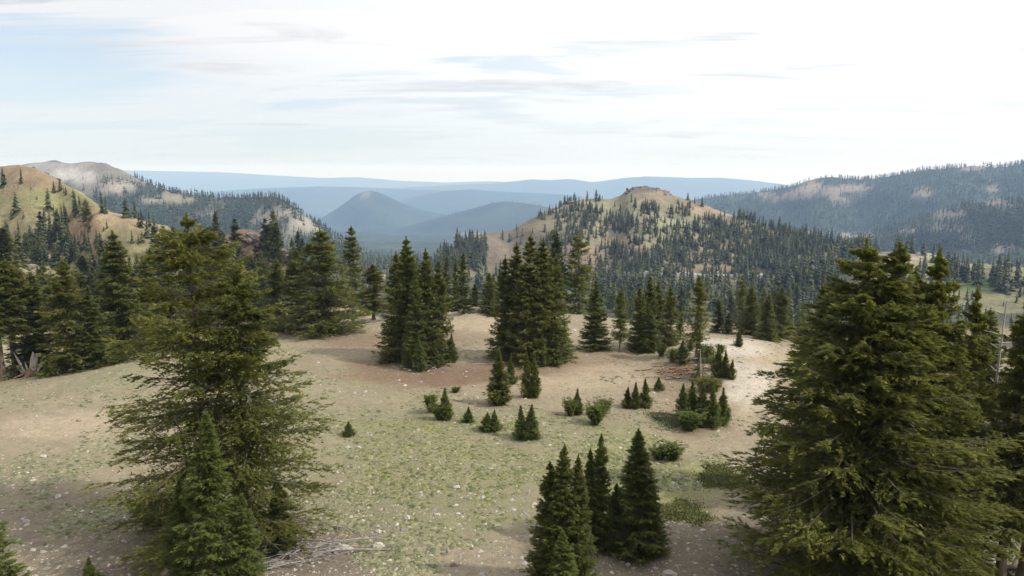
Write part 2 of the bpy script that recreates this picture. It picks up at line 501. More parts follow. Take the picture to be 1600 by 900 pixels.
def ground_mat():
    m, g = mat('ground')
    col = g.n('ShaderNodeAttribute', attribute_name='soil').outputs['Color']
    near = g.n('ShaderNodeAttribute', attribute_name='near').outputs['Fac']
    veg = g.n('ShaderNodeAttribute', attribute_name='veg').outputs['Fac']
    pos = g.n('ShaderNodeNewGeometry').outputs['Position']
    n1 = g.noise(pos, .9, 5, .62)
    n2 = g.noise(pos, 5.5, 5, .68)
    n3 = g.noise(pos, .03, 6, .65)
    n5 = g.noise(pos, .2, 5, .7)
    n6 = g.noise(pos, .0045, 7, .68)
    # low plants as a broken film over the soil near the viewpoint
    cov = g.m('MULTIPLY', g.ss(g.m('ADD', g.m('ADD', g.m('MULTIPLY', n2, .8), g.m('MULTIPLY', n1, .4)), g.m('MULTIPLY', veg, .20)), .70, .80), near)
    cov = g.m('MULTIPLY', cov, .6)
    plant = g.mix(n1, (.115, .12, .06), (.20, .19, .105))
    c = g.mix(cov, col, plant)
    n4 = g.noise(pos, 2.1, 4, .7)
    k = g.m('ADD', .10, g.m('ADD', g.m('MULTIPLY', n2, 1.0), g.m('MULTIPLY', n4, .8)))
    kn = g.mix(near, (1, 1, 1), (1, 1, 1))
    f = g.m('ADD', 1.0, g.m('MULTIPLY', near, g.m('SUBTRACT', k, 1.0)))
    far = g.m('SUBTRACT', 1.0, near)
    f = g.m('MULTIPLY', f, g.m('ADD', 1.0, g.m('MULTIPLY', far, g.m('MULTIPLY', g.m('SUBTRACT', n5, .5), 1.1))))
    f = g.m('MULTIPLY', f, g.m('ADD', 1.0, g.m('MULTIPLY', far, g.m('MULTIPLY', g.m('SUBTRACT', n3, .5), .9))))
    f = g.m('MULTIPLY', f, g.m('ADD', 1.0, g.m('MULTIPLY', far, g.m('MULTIPLY', g.m('SUBTRACT', n6, .5), 2.2))))
    c = g.n('ShaderNodeVectorMath', {0: c, 'Scale': f}, operation='SCALE').outputs[0]
    vor = g.n('ShaderNodeTexVoronoi', {'Vector': pos, 'Scale': 7.0, 'Randomness': 1.0})
    peb = g.m('MULTIPLY', g.ss(vor.outputs['Distance'], .25, .10), near)
    pebc = g.mix(vor.outputs['Color'], (.26, .22, .18), (.58, .53, .46))
    sel = g.m('MULTIPLY', peb, g.ss(g.noise(pos, .5, 3, .6), .50, .64, 0, .75))
    c = g.mix(sel, c, pebc)
    h = g.m('ADD', g.m('MULTIPLY', n2, .10), g.m('MULTIPLY', n1, .12))
    b = g.n('ShaderNodeBump', {'Strength': .7, 'Distance': 1.0, 'Height': h})
    bf = g.n('ShaderNodeBump', {'Strength': g.m('MULTIPLY', far, .5), 'Distance': 4.0, 'Height': n5, 'Normal': b.outputs[0]})
    d = g.n('ShaderNodeBsdfPrincipled', {'Base Color': c, 'Roughness': .95, 'Specular IOR Level': .1, 'Normal': bf.outputs[0]})
    g.n('ShaderNodeOutputMaterial', {'Surface': d.outputs[0]})
    return m


M_GROUND = ground_mat()


def var_mat(name, c0, c1, rough=.9):
    m, g = mat(name)
    at = g.n('ShaderNodeAttribute', attribute_name='tone').outputs['Fac']
    oi = g.n('ShaderNodeObjectInfo').outputs['Random']
    pos = g.n('ShaderNodeNewGeometry').outputs['Position']
    nz = g.noise(pos, 9, 4, .6)
    t = g.m('ADD', g.m('ADD', at, g.m('MULTIPLY', g.m('SUBTRACT', nz, .5), .6)), g.m('MULTIPLY', g.m('SUBTRACT', oi, .5), .4), clamp=True)
    c = g.mix(t, c0, c1)
    b = g.n('ShaderNodeBump', {'Strength': .4, 'Distance': .05, 'Height': nz})
    d = g.n('ShaderNodeBsdfPrincipled', {'Base Color': c, 'Roughness': rough, 'Specular IOR Level': .2, 'Normal': b.outputs[0]})
    g.n('ShaderNodeOutputMaterial', {'Surface': d.outputs[0]})
    return m


M_ROCK = var_mat('pale_rock', (.20, .18, .155), (.47, .43, .38))
M_ROCK_BROWN = var_mat('brown_rock', (.13, .09, .075), (.26, .19, .15))
M_TUFT = var_mat('tuft_leaves', (.075, .085, .040), (.25, .24, .14))
M_GRASS = var_mat('green_grass', (.060, .080, .026), (.20, .195, .07))
M_ROAD = var_mat('road_surface', (.24, .24, .24), (.32, .31, .30))

M_CRAG = var_mat('crag_rock', (.14, .115, .095), (.27, .225, .18))

# ------------------------------------------------------------------ soil colours of the ground sheet
def blob(u0, v0, ru, rv, soft=.5, ns=0.55, seed=0):
    q = np.sqrt(((GU - u0) / ru) ** 2 + ((GV - v0) / rv) ** 2)
    q = q + fbm(GU / max(ru, 8) * 1.9, GV / max(rv, 4) * 1.9, 200 + int(u0) % 97 + seed, 4) * ns
    return 1 - sstep(1 - soft * .5, 1 + soft * .5, q)


def paint(C, m, c):
    m = np.asarray(m)[..., None]
    return C * (1 - m) + np.array(c) * m


Cc = np.zeros(GX.shape + (3,))
Cc[:] = (.300, .242, .165)
big = fbm(GX / 9, GY / 9, 31, 4)
Cc = paint(Cc, sstep(-.3, .5, big) * .5, (.32, .27, .17))
Cc = paint(Cc, sstep(.1, .6, fbm(GX / 5, GY / 5, 33, 4)) * .5, (.36, .285, .195))
veg = .35 + .5 * fbm(GX / 6, GY / 6, 35, 4)
# the green middle of the meadow and its mossy right end
for (u, v, ru, rv, k) in [(700, 735, 270, 95, .9), (760, 665, 210, 16, .8), (620, 820, 160, 40, .8), (60, 730, 140, 22, .4), (330, 640, 400, 60, .35)]:
    veg = veg + blob(u, v, ru, rv, .9) * k
gr = np.maximum.reduce([blob(700, 745, 250, 85, 1.0) * .40, blob(700, 663, 150, 12, .8) * .55, blob(1030, 760, 110, 60, .8) * .75, blob(940, 745, 50, 60, .8) * .7, blob(1000, 672, 90, 20, .8) * .4])
Cc = paint(Cc, gr * .55 * (.45 + .75 * sstep(-.4, .4, fbm(GX / 2.6, GY / 2.6, 36, 4))), (.225, .215, .095))
Cc = paint(Cc, sstep(.05, .6, fbm(GX / 2.2, GY / 2.2, 37, 4)) * .35, (.235, .185, .125))
Cc = paint(Cc, blob(80, 560, 200, 45, .8) * .3, (.30, .29, .18))
for (u, v, ru, rv) in [(90, 668, 95, 17), (150, 655, 60, 14), (900, 585, 150, 22), (830, 520, 60, 12), (1140, 560, 75, 25), (1160, 620, 50, 40), (740, 505, 60, 16)]:
    Cc = paint(Cc, blob(u, v, ru, rv, .9) * .75, (.40, .315, .215))
    veg = veg - blob(u, v, ru, rv, .9) * .6
for (u, v, ru, rv) in [(1130, 543, 70, 14), (1165, 600, 40, 34)]:
    Cc = paint(Cc, blob(u, v, ru, rv, .7, .4) * .8, (.52, .45, .37))
    veg = veg - .6 * blob(u, v, ru, rv, .7, .4)
for (u, v, ru, rv) in [(1030, 752, 95, 30), (945, 735, 30, 45), (620, 665, 90, 8), (980, 690, 60, 14)]:
    Cc = paint(Cc, blob(u, v, ru, rv, .9, .6) * .65, (.265, .265, .085))
    veg = veg + .5 * blob(u, v, ru, rv, .9, .6)
# needle litter and bare brown soil below trees, some cast tree shadows painted in
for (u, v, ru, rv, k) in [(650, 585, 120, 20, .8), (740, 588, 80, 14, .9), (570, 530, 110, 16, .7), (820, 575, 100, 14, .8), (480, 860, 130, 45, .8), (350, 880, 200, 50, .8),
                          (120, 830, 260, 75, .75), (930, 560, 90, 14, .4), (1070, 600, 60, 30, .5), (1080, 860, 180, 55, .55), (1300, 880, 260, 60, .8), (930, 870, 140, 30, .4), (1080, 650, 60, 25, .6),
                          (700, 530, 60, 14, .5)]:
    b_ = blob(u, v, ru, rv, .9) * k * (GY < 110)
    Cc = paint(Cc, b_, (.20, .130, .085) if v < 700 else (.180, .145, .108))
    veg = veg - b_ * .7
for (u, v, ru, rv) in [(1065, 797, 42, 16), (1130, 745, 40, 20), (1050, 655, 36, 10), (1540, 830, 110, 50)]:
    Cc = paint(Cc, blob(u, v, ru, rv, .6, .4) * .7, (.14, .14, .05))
nearM = 1 - sstep(110, 170, GY)
# ground beyond the meadow: forest floor
Ff = np.zeros_like(Cc); Ff[:] = (.085, .085, .055)
fn = fbm(GX / 60, GY / 60, 51, 5)
Ff = paint(Ff, sstep(.15, .6, fn) * .6, (.16, .135, .10))
Ff = paint(Ff, sstep(800, 1100, GY), (.030, .044, .030))
Ff = paint(Ff, sstep(800, 1100, GY) * sstep(.12, .5, fbm(GX / 260, GY / 260, 55, 5)) * .25, (.09, .09, .06))
Ff = paint(Ff, sstep(.1, .5, fbm(GX / 25, GY / 25, 52, 4)) * .4, (.13, .135, .075))


def zone(name):          # where a given ridge makes the ground
    A, sf, sb, rr, na, nw = RD[name]
    a = GX / np.maximum(GY, 8)
    Yc = np.interp(a, A[:, 0], A[:, 1]); zc = np.interp(a, A[:, 0], A[:, 2])
    prof = np.where(GY < Yc, sf, sb) * (np.sqrt((GY - Yc) ** 2 + rr * rr) - rr)
    return sstep(-(na * 1.6 + 2), 0, zc - prof - GZ + na * .8) * (GY > 95)


# left hill: ochre crest, yellow-green flank, tan foot
zl = zone('left_hill') * (GY > 130) * (GY < 420)
t1 = fbm(GX / 30, GY / 30, 61, 5); t2 = fbm(GX / 9, GY / 9, 62, 4)
LH = np.zeros_like(Cc); LH[:] = (.26, .215, .118)
LH = paint(LH, sstep(-.1, .5, t1) * .6, (.20, .19, .100))
LH = paint(LH, blob(60, 272, 90, 26, .8, .5) * .75, (.27, .195, .125))
LH = paint(LH, blob(190, 345, 60, 13, .8, .5) * .85, (.31, .24, .15))
LH = paint(LH, blob(130, 360, 22, 35, .8, .5) * .7, (.36, .24, .15))
LH = paint(LH, blob(80, 310, 60, 16, .8, .4) * .7, (.215, .225, .095))
LH = paint(LH, sstep(.25, .6, t2) * .45, (.17, .12, .07))
Ff = paint(Ff, zl, (0, 0, 0)) + LH * zl[..., None]
zn = zone('left_near') * (GY < 170)
LN = np.zeros_like(Cc); LN[:] = (.20, .18, .095)
LN = paint(LN, sstep(0, .4, t1) * .7, (.33, .22, .14))
LN = paint(LN, sstep(.2, .5, t2) * .5, (.14, .10, .065))
Ff = paint(Ff, zn, (0, 0, 0)) + LN * zn[..., None]
zk = zone('left_knoll') * (GY < 260) * (GU > 330) * (GU < 520)
Ff = paint(Ff, zk * .85 * (GV < 425), (.22, .15, .105))
Ff = paint(Ff, zk * sstep(-.1, .4, t2) * .6, (.15, .10, .07))
# grey mountain
zg = zone('grey_mountain') * (GY > 800) * (GY < 1900) * (GU < 700)
g1 = fbm(GX / 160, GY / 160, 63, 5); g2 = fbm(GX / 50, GY / 50, 64, 5)
GM = np.zeros_like(Cc); GM[:] = (.045, .06, .04)
GM = paint(GM, blob(150, 270, 95, 24, .7, .4) * .9, (.165, .145, .12))
GM = paint(GM, blob(75, 268, 60, 16, .6, .4) * .95, (.25, .235, .21))
GM = paint(GM, blob(120, 275, 30, 10, .6, .4) * .9, (.32, .30, .27))
GM = paint(GM, blob(185, 293, 28, 8, .7, .5) * .8, (.32, .28, .22))
GM = paint(GM, blob(265, 310, 40, 8, .7, .6) * .7, (.32, .27, .2))
GM = paint(GM, blob(420, 340, 70, 22, .8, .7) * sstep(-.1, .3, g2) * .7, (.30, .26, .21))
GM = paint(GM, sstep(.2, .45, g2) * .5, (.27, .24, .19))
Ff = paint(Ff, zg, (0, 0, 0)) + GM * zg[..., None]
# central rocky hill
zr = zone('rocky_hill') * (GY > 440) * (GY < 900) * (GU < 1330)
h1 = fbm(GX / 45, GY / 45, 65, 5); h2 = fbm(GX / 14, GY / 14, 66, 4)
RH = np.zeros_like(Cc); RH[:] = (.215, .190, .125)
RH = paint(RH, sstep(.0, .5, h1) * .6, (.25, .19, .13))
RH = paint(RH, blob(1000, 300, 55, 10, .6, .4) * .6, (.21, .17, .125))
RH = paint(RH, blob(1003, 293, 34, 7, .4, .2), (.130, .105, .090))
RH = paint(RH, blob(950, 325, 45, 13, .8, .4) * .6, (.195, .195, .115))
RH = paint(RH, blob(1060, 350, 55, 13, .8, .4) * .8, (.215, .225, .130))
RH = paint(RH, blob(1125, 328, 55, 9, .8, .4) * .85, (.33, .25, .165))
RH = paint(RH, blob(1170, 352, 30, 12, .8, .4) * .8, (.30, .28, .16))
RH = paint(RH, blob(790, 385, 80, 26, .8, .5) * .8, (.17, .142, .112))
RH = paint(RH, blob(905, 405, 38, 24, .8, .6) * .9, (.28, .195, .135))
RH = paint(RH, blob(975, 380, 26, 9, .8, .6) * .8, (.36, .245, .15))
RH = paint(RH, blob(1150, 390, 22, 10, .8, .4) * .85, (.42, .30, .17))
RH = paint(RH, blob(1000, 416, 42, 9, .8, .3) * .85, (.17, .22, .065))
RH = paint(RH, blob(985, 404, 26, 6, .8, .3) * .8, (.29, .25, .14))
RH = paint(RH, blob(890, 318, 12, 4, .6, .3) * .8, (.20, .12, .09))
RH = paint(RH, sstep(.15, .55, h2) * .5, (.13, .125, .075))
Ff = paint(Ff, zr, (0, 0, 0)) + RH * zr[..., None]
Ff = paint(Ff, blob(1100, 420, 60, 7, .8, .3) * .7 * (GY > 300) * (GY < 700), (.26, .20, .13))
Ff = paint(Ff, blob(760, 395, 60, 22, .8, .5) * .7 * (GY > 300) * (GY < 700), (.20, .158, .12))
# pale knoll on the right
zp = zone('pale_knoll') * (GY > 300) * (GY < 520) * (GU > 1340)
PK = np.zeros_like(Cc); PK[:] = (.28, .265, .15)
PK = paint(PK, blob(1400, 400, 40, 10, .6, .4), (.30, .25, .21))
PK = paint(PK, sstep(0, .4, t2) * .3, (.20, .18, .10))
Ff = paint(Ff, zp, (0, 0, 0)) + PK * zp[..., None]
Ff = paint(Ff, blob(1540, 446, 55, 9, .8, .3) * .8 * (GY > 200) * (GY < 500), (.13, .20, .06))
# right mountains
far = (GY > 1050) * (GU > 1000)
Ff = paint(Ff, far * .85, (.045, .062, .042))
r1 = fbm(GX / 200, GY / 200, 67, 5); r2 = fbm(GX / 70, GY / 70, 68, 5)
Ff = paint(Ff, far * sstep(.25, .5, r2) * .35 * (GV < 345), (.15, .13, .10))
for (u, v, ru, rv) in [(1268, 291, 17, 12), (1250, 302, 30, 7), (1300, 299, 16, 9), (1335, 294, 30, 7), (1205, 305, 22, 5), (1312, 312, 18, 6), (1520, 262, 22, 5), (1440, 300, 18, 7), (1552, 292, 10, 8),
                       (1485, 335, 32, 6), (1480, 355, 34, 6), (1417, 360, 14, 4), (1515, 372, 16, 6), (1568, 385, 22, 9), (1565, 318, 30, 5), (1350, 367, 40, 4), (1270, 365, 14, 3), (1350, 382, 14, 3)]:
    Ff = paint(Ff, blob(u, v, ru, rv, .6, .5) * far * .85, (.23, .19, .145))
# the far country is all forest
dist = sstep(2600, 3600, GY) * (1 - (GU > 1000) * (GY < 3500))
DC = np.zeros_like(Cc); DC[:] = (.028, .042, .030)
DC = paint(DC, sstep(.1, .5, fbm(GX / 500, GY / 500, 69, 5)) * .25, (.075, .08, .055))
DC = paint(DC, blob(740, 368, 30, 5, .8, .5) * .3, (.25, .22, .18))
DC = paint(DC, blob(572, 303, 8, 5, .8, .5) * .5, (.25, .23, .2))
Ff = Ff * (1 - dist[..., None]) + DC * dist[..., None]
slopeM = sstep(5.0, 0.0, GY - 24)
Cc = paint(Cc, slopeM * .6, (.22, .17, .12)) * np.array([.77, .79, .80])
Ff[GY < 800] *= .85
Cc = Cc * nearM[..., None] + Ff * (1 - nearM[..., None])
nr_, nc_ = GX.shape
idx = np.arange(nr_ * nc_).reshape(nr_, nc_)
Q = np.stack([idx[:-1, :-1], idx[:-1, 1:], idx[1:, 1:], idx[1:, :-1]], -1).reshape(-1, 4)
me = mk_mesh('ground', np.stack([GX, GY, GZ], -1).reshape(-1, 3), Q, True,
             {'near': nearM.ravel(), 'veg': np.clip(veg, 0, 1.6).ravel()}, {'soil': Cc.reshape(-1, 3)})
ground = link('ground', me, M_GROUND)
tag(ground, 'sandy alpine meadow falling away to wooded valleys and blue ridges', kind='structure')


# ------------------------------------------------------------------ conifers
def stem_path(rng, H, k=14, lean=.02, bend=.012):
    t = np.linspace(0, 1, k)
    ph = rng.uniform(0, 6.28, 2)
    px = bend * H * np.sin(t * 3.3 + ph[0]) - bend * H * np.sin(ph[0]) + rng.normal() * lean * H * t
    py = bend * H * np.sin(t * 2.7 + ph[1]) - bend * H * np.sin(ph[1]) + rng.normal() * lean * H * t
    px = px - t * px[-1]; py = py - t * py[-1]
    return t, np.stack([px, py, t * H], 1)


def conifer(seed, H, R, nb=160, K=12, Mm=6, sprig=.24, base=.04, p=.85, rag=.35, droop=.12, r0=None, dead=0, gap=0.0,
            top_bare=0.0, lop=None, low=1, limb_sides=3, tipup=.25, limbs=True, low_r=1.0, spire=.97, pad=1.0, slim=1.25, fill=.22, tri=True, whorls=0):
    """returns dict(trunk=(V,Q), limbs=(V,Q), crown=(V,Q,tone), dead=(V,Q)) of a conifer of height H and crown radius R"""
    rng = np.random.default_rng(seed)
    r0 = (r0 or H * .016 + .03) * .85
    tt, sp = stem_path(rng, H)
    rad = r0 * (1 - tt) ** .8 + .012
    rad[0] *= 1.45; rad[1] *= 1.08
    out = {}
    V, Qd = tubes(sp[None], rad[None], 9)
    out['trunk'] = (V, Qd)
    # branches grow in loose whorls
    nwh = whorls or max(6, int(nb / 4.5))
    wh = base + (1 - base) * (np.arange(nwh) + rng.uniform(-.3, .3, nwh)) / nwh
    t = rng.choice(wh, nb) + rng.normal(0, .006, nb)
    t = np.clip(t ** low if low != 1 else t, base, .99)
    phi = rng.uniform(0, 2 * np.pi, nb)
    s01 = (t - base) / (1 - base)
    prof = np.clip(1 - s01 / spire, 0, 1) ** p * (1 - (1 - low_r) * np.clip(1 - s01 * 3.0, 0, 1))
    L = R * prof
    # ragged outline, with sectors that stick out or are missing
    nzs = vn(phi * 1.1 + seed, t * 7 + seed * 3.1, seed % 91) * .6 + vn(phi * 2.5, t * 17, seed % 53) * .4
    L = L * (1 - rag + 2 * rag * nzs) * rng.uniform(.8, 1.12, nb) + (.035 + .03 * (1 - s01)) * R
    if lop is not None:       # (azimuth, amount): heavier on one side
        L = L * (1 + lop[1] * np.cos(phi - lop[0]))
    keep = rng.uniform(size=nb) > gap * (1 - s01 * .5)
    t, phi, L, s01 = t[keep], phi[keep], L[keep], s01[keep]
    B = len(t)
    c0 = np.stack([np.interp(t, tt, sp[:, 0]), np.interp(t, tt, sp[:, 1]), t * H], 1)
    el = .55 * s01 ** 1.5 - droop * (1 - s01) * 1.6 + rng.normal(0, .10, B)       # rise at the trunk
    cv = tipup * (1 - s01) - .10 * s01 - droop * .3                              # curve towards the tip
    e = np.stack([np.cos(phi), np.sin(phi), np.zeros(B)], 1)
    sd = np.stack([-np.sin(phi), np.cos(phi), np.zeros(B)], 1)
    swing = rng.normal(0, .12, B)

    def axis(s):      # s (B,...) -> points
        sh = s.shape[1:]
        ex = (slice(None),) + (None,) * len(sh)
        Lr = L[ex]
        r = Lr * s
        zz_ = Lr * (el[ex] * s + (cv[ex] - .22) * s * s + .22 * s ** 3)
        sw = swing[ex] * Lr * s * s
        return c0[ex + (slice(None),)] + r[..., None] * e[ex + (slice(None),)] + sw[..., None] * sd[ex + (slice(None),)] + zz_[..., None] * np.array([0, 0, 1.0])
    if limbs:
        sl_ = np.tile(np.linspace(0, 1, 5), (B, 1))
        br = (np.interp(t, tt, rad) * .30 * np.clip(L / R + .25, .3, 1))[:, None] * (1 - .85 * sl_)
        out['limbs'] = tubes(axis(sl_), np.maximum(br, .006), limb_sides)
    # branchlets
    s = .10 + .90 * (np.arange(K)[None, :] + rng.uniform(0, 1, (B, K))) / K
    s = np.clip(s, .1, 1)
    side = np.where(rng.uniform(size=(B, K)) < .5, -1.0, 1.0)
    ang = rng.uniform(.45, 1.15, (B, K)) * (1.15 - .6 * s) * side
    A0 = axis(s)
    sc = (.42 + .58 * np.clip(L / (.35 * R), 0, 1))
    l = L[:, None] * (.10 + .34 * (1 - s) ** .8 * np.clip(s * 3.2, .25, 1)) * rng.uniform(.6, 1.2, (B, K)) + sprig * .4 * sc[:, None]
    d = np.cos(ang)[..., None] * e[:, None, :] + np.sin(ang)[..., None] * sd[:, None, :]
    dz = rng.normal(-.06, .16, (B, K)) - droop * .6
    # sprigs along branchlets
    q = (np.arange(Mm)[None, None, :] + rng.uniform(0, 1, (B, K, Mm))) / Mm
    P = A0[:, :, None, :] + (l[:, :, None] * q)[..., None] * d[:, :, None, :]
    P[..., 2] += l[:, :, None] * (dz[:, :, None] * q - .12 * q * q)
    P = P + rng.normal(0, sprig * .16, P.shape) * np.array([1, 1, .7]) * pad
    dd = d[:, :, None, :] + .35 * e[:, None, None, :] + rng.normal(0, .48, P.shape) * np.array([1, 1, .5])
    dd[..., 2] += rng.normal(.04 + .25 * s01[:, None, None] ** 2, .18, q.shape)
    dd = nrm(dd)
    P = P.reshape(-1, 3); dd = dd.reshape(-1, 3)
    n = len(P)
    sv = nrm(np.cross(dd, np.array([0, 0, 1.0]) + rng.normal(0, .45, (n, 3))))
    ln = sprig * rng.uniform(.55, 1.35, n) * np.repeat(sc, K * Mm)
    bt = np.repeat(rng.normal(0, .10, B), K * Mm)
    kt = np.repeat(rng.normal(0, .08, B * K), Mm)
    sq = np.repeat(s.ravel(), Mm)
    tone = .36 + bt + kt + rng.normal(0, .10, n) + .20 * (sq > .8) * rng.uniform(0, 1, n)
    # inner foliage on the short shoots near the trunk
    nf = int(n * fill)
    ibr = rng.integers(0, B, nf)
    sf_ = rng.uniform(.02, .42, nf)
    Pf = c0[ibr] + (L[ibr] * sf_)[:, None] * e[ibr]
    Pf[:, 2] += L[ibr] * sf_ * (el[ibr] - .1) + rng.normal(0, .10, nf)
    Pf[:, :2] += rng.normal(0, .12, (nf, 2)) * R * .35 * sc[ibr][:, None] ** 2
    df = nrm(e[ibr] * .8 + rng.normal(0, .6, (nf, 3)) * np.array([1, 1, .6]))
    svf = nrm(np.cross(df, np.array([0, 0, 1.0]) + rng.normal(0, .6, (nf, 3))))
    P = np.concatenate([P, Pf]); dd = np.concatenate([dd, df]); sv = np.concatenate([sv, svf])
    ln = np.concatenate([ln, sprig * rng.uniform(.8, 1.7, nf) * sc[ibr]])
    tone = np.concatenate([tone, .36 + rng.normal(0, .13, nf)])
    # leader sprigs
    nl_ = max(16, int(n * .010))
    tl = 1 - .16 * rng.uniform(0, 1, nl_) ** 1.3
    Pl = np.stack([np.interp(tl, tt, sp[:, 0]), np.interp(tl, tt, sp[:, 1]), tl * H], 1)
    dl = nrm(np.concatenate([rng.normal(0, .55, (nl_, 2)), rng.uniform(.5, 1.6, (nl_, 1))], 1))
    sl2 = nrm(np.cross(dl, rng.normal(0, 1, (nl_, 3))))
    ll = sprig * rng.uniform(.35, .8, nl_)
    P = np.concatenate([P, Pl]); dd = np.concatenate([dd, dl]); sv = np.concatenate([sv, sl2]); ln = np.concatenate([ln, ll])
    tone = np.concatenate([tone, rng.uniform(.4, .8, nl_)])
    if tri:
        V, Qk = blades(P, dd, sv, ln * 1.1, ln * rng.uniform(.28, .52, len(P)) * slim)
        out['crown'] = (V, Qk, np.repeat(tone, 3))
    else:
        V, Qk = kites(P, dd, sv, ln, ln * rng.uniform(.20, .40, len(P)) * slim, .42, .12)
        out['crown'] = (V, Qk, np.repeat(tone, 4))
    if dead:
        rr2 = rng.uniform(base * .5, .8, dead)
        ph = rng.uniform(0, 6.28, dead)
        Ld = R * rng.uniform(.25, .70, dead) * (1 - rr2 * .6)
        sl_ = np.linspace(0, 1, 6)
        PP = np.zeros((dead, 6, 3))
        cd = np.stack([np.interp(rr2, tt, sp[:, 0]), np.interp(rr2, tt, sp[:, 1]), rr2 * H], 1)
        wob = np.cumsum(rng.normal(0, .06, (dead, 6, 3)), 1) * Ld[:, None, None]
        wob[:, 0] = 0
        ee = rng.uniform(-.35, .1, dead)
        PP = cd[:, None, :] + (Ld[:, None] * sl_)[..., None] * np.stack([np.cos(ph), np.sin(ph), ee], 1)[:, None, :] + wob
        rd_ = (.034 * np.clip(Ld / 2, .4, 1.2))[:, None] * (1 - .8 * sl_)
        Vd, Qd1 = tubes(PP, rd_, 4)
        # twigs
        ns = dead * 5
        ib = rng.integers(0, dead, ns); isx = rng.integers(2, 6, ns)
        st = PP[ib, isx]
        dv = nrm(np.stack([np.cos(ph[ib] + rng.choice([-1, 1], ns) * rng.uniform(.4, 1.1, ns)), np.sin(ph[ib] + rng.choice([-1, 1], ns) * rng.uniform(.4, 1.1, ns)), rng.normal(-.1, .4, ns)], 1))
        lt = Ld[ib] * rng.uniform(.12, .35, ns)
        PT = st[:, None, :] + dv[:, None, :] * (lt[:, None] * np.linspace(0, 1, 3))[..., None]
        PT[:, 1:, 2] -= lt[:, None] * rng.uniform(0, .2, (ns, 1))
        Vt, Qt = tubes(PT, np.tile([.012, .009, .005], (ns, 1)), 3)
        out['dead'] = (np.concatenate([Vd, Vt]), np.concatenate([Qd1, Qt + len(Vd)]))
        dl_ = []
        nv, nq, mv, mq = len(Vd) // dead, len(Qd1) // dead, len(Vt) // ns, len(Qt) // ns
        for b in range(dead):
            vs = [Vd[b * nv:(b + 1) * nv]]; qs = [Qd1[b * nq:(b + 1) * nq] - b * nv]; o_ = nv
            for j in np.nonzero(ib == b)[0]:
                vs.append(Vt[j * mv:(j + 1) * mv]); qs.append(Qt[j * mq:(j + 1) * mq] - j * mv + o_); o_ += mv
            dl_.append((np.concatenate(vs), np.concatenate(qs)))
        out['dead_list'] = dl_
    return out


class TreeProto:
    """the mesh data of one tree shape; put() makes a thing with its parts from it"""
    def __init__(s, H, R, fol, trunk=None, split_dead=False, **kw):
        s.H = H; s.R = R
        o = conifer(H=H, R=R, **kw)
        s.parts = [('trunk', mk_mesh('trunk', *o['trunk'], smooth=True), trunk or M_BARK)]
        if 'limbs' in o:
            s.parts.append(('limbs', mk_mesh('limbs', *o['limbs'], smooth=True), M_LIMB))
        V, Qk, tone = o['crown']
        s.parts.append(('crown', mk_mesh('crown', V, Qk, False, {'tone': tone}), fol))
        if 'dead' in o and not split_dead:
            s.parts.append(('dead_branches', mk_mesh('dead_branches', *o['dead'], smooth=True), M_DEAD))
        elif 'dead' in o:
            for (Vd, Qd) in o['dead_list']:
                s.parts.append(('dead_branch', mk_mesh('dead_branch', Vd, Qd, smooth=True), M_DEAD))

    def put(s, name, x, y, H, W=None, rz=0.0, label=None, cat='tree', group=None, z=None, sink=.08):
        k = H / s.H
        kw = k if W is None else W / (2 * s.R)
        e = empty(name, (x, y, (tz(x, y) if z is None else z) - sink), rz, (kw, kw, k))
        for (pn, me, mt) in s.parts:
            c = link(pn, me, mt, e)
            if pn in ('limbs', 'dead_branches'):
                c['kind'] = 'stuff'
        tag(e, label, cat, group)
        return e


def base_from(u, v=None, Y=None):
    if Y is None:
        x, y, z = ground_at([u], [v])
        return float(x[0]), float(y[0]), float(z[0])
    z = -3.0
    for _ in range(6):
        x = (u - 800) / F * (Y * CP + (CZ - z) * SP)
        z = tz(x, Y)
    return x, Y, z


def put_tree(proto, name, u, vb, vt, w=None, Y=None, rz=None, label=None, cat='tree', group=None):
    """u, vb: where the foot stands (or its ground distance Y when hidden), vt: where the top ends, w: crown width in pixels"""
    x, y, z = base_from(u, vb, Y)
    zt = CZ - y * float(tanv(vt))
    H = zt - z
    depth = y * CP + (CZ - z - H * .4) * SP
    W = None if w is None else w / F * depth
    return proto.put(name, x, y, H, W, random.uniform(0, 6.28) if rz is None else rz, label, cat, group, z)


# ------------------------------------------------------------------ tree shapes
random.seed(11)
# large trees close to the viewpoint, each with a mesh of its own
P_BIG_LEFT = TreeProto(13.5, 4.7, M_FOL_WARM, whorls=24, split_dead=True, seed=3, nb=320, K=20, Mm=18, sprig=.150, base=.09, p=.56, rag=.48, droop=.16, dead=44, gap=.44, fill=.10, tipup=.20, r0=.26, low_r=.85)
P_BIG_LEFT2 = TreeProto(11.5, 3.3, M_FOL, split_dead=True, seed=8, nb=210, K=17, Mm=16, sprig=.155, base=.12, p=.60, rag=.55, droop=.22, dead=46, gap=.36, fill=.12, tipup=.18, r0=.20, low_r=.8)
P_BIG_R1 = TreeProto(13.0, 4.6, M_FOL, whorls=22, split_dead=True, seed=21, low_r=.78, nb=400, K=19, Mm=18, sprig=.16, base=.07, p=.74, rag=.34, droop=.13, dead=10, gap=.02, r0=.36, tipup=.22)
P_BIG_R2 = TreeProto(13.0, 3.3, M_FOL, whorls=24, split_dead=True, seed=22, low_r=.6, nb=320, K=17, Mm=17, sprig=.16, base=.10, p=.78, rag=.34, droop=.14, dead=12, gap=.02, r0=.34, tipup=.22)
P_BIG_R3 = TreeProto(12.0, 2.4, M_FOL_WARM, whorls=26, split_dead=True, seed=23, nb=280, K=15, Mm=15, sprig=.155, base=.10, p=.8, rag=.42, droop=.18, dead=8, gap=.05, r0=.22, tipup=.20)
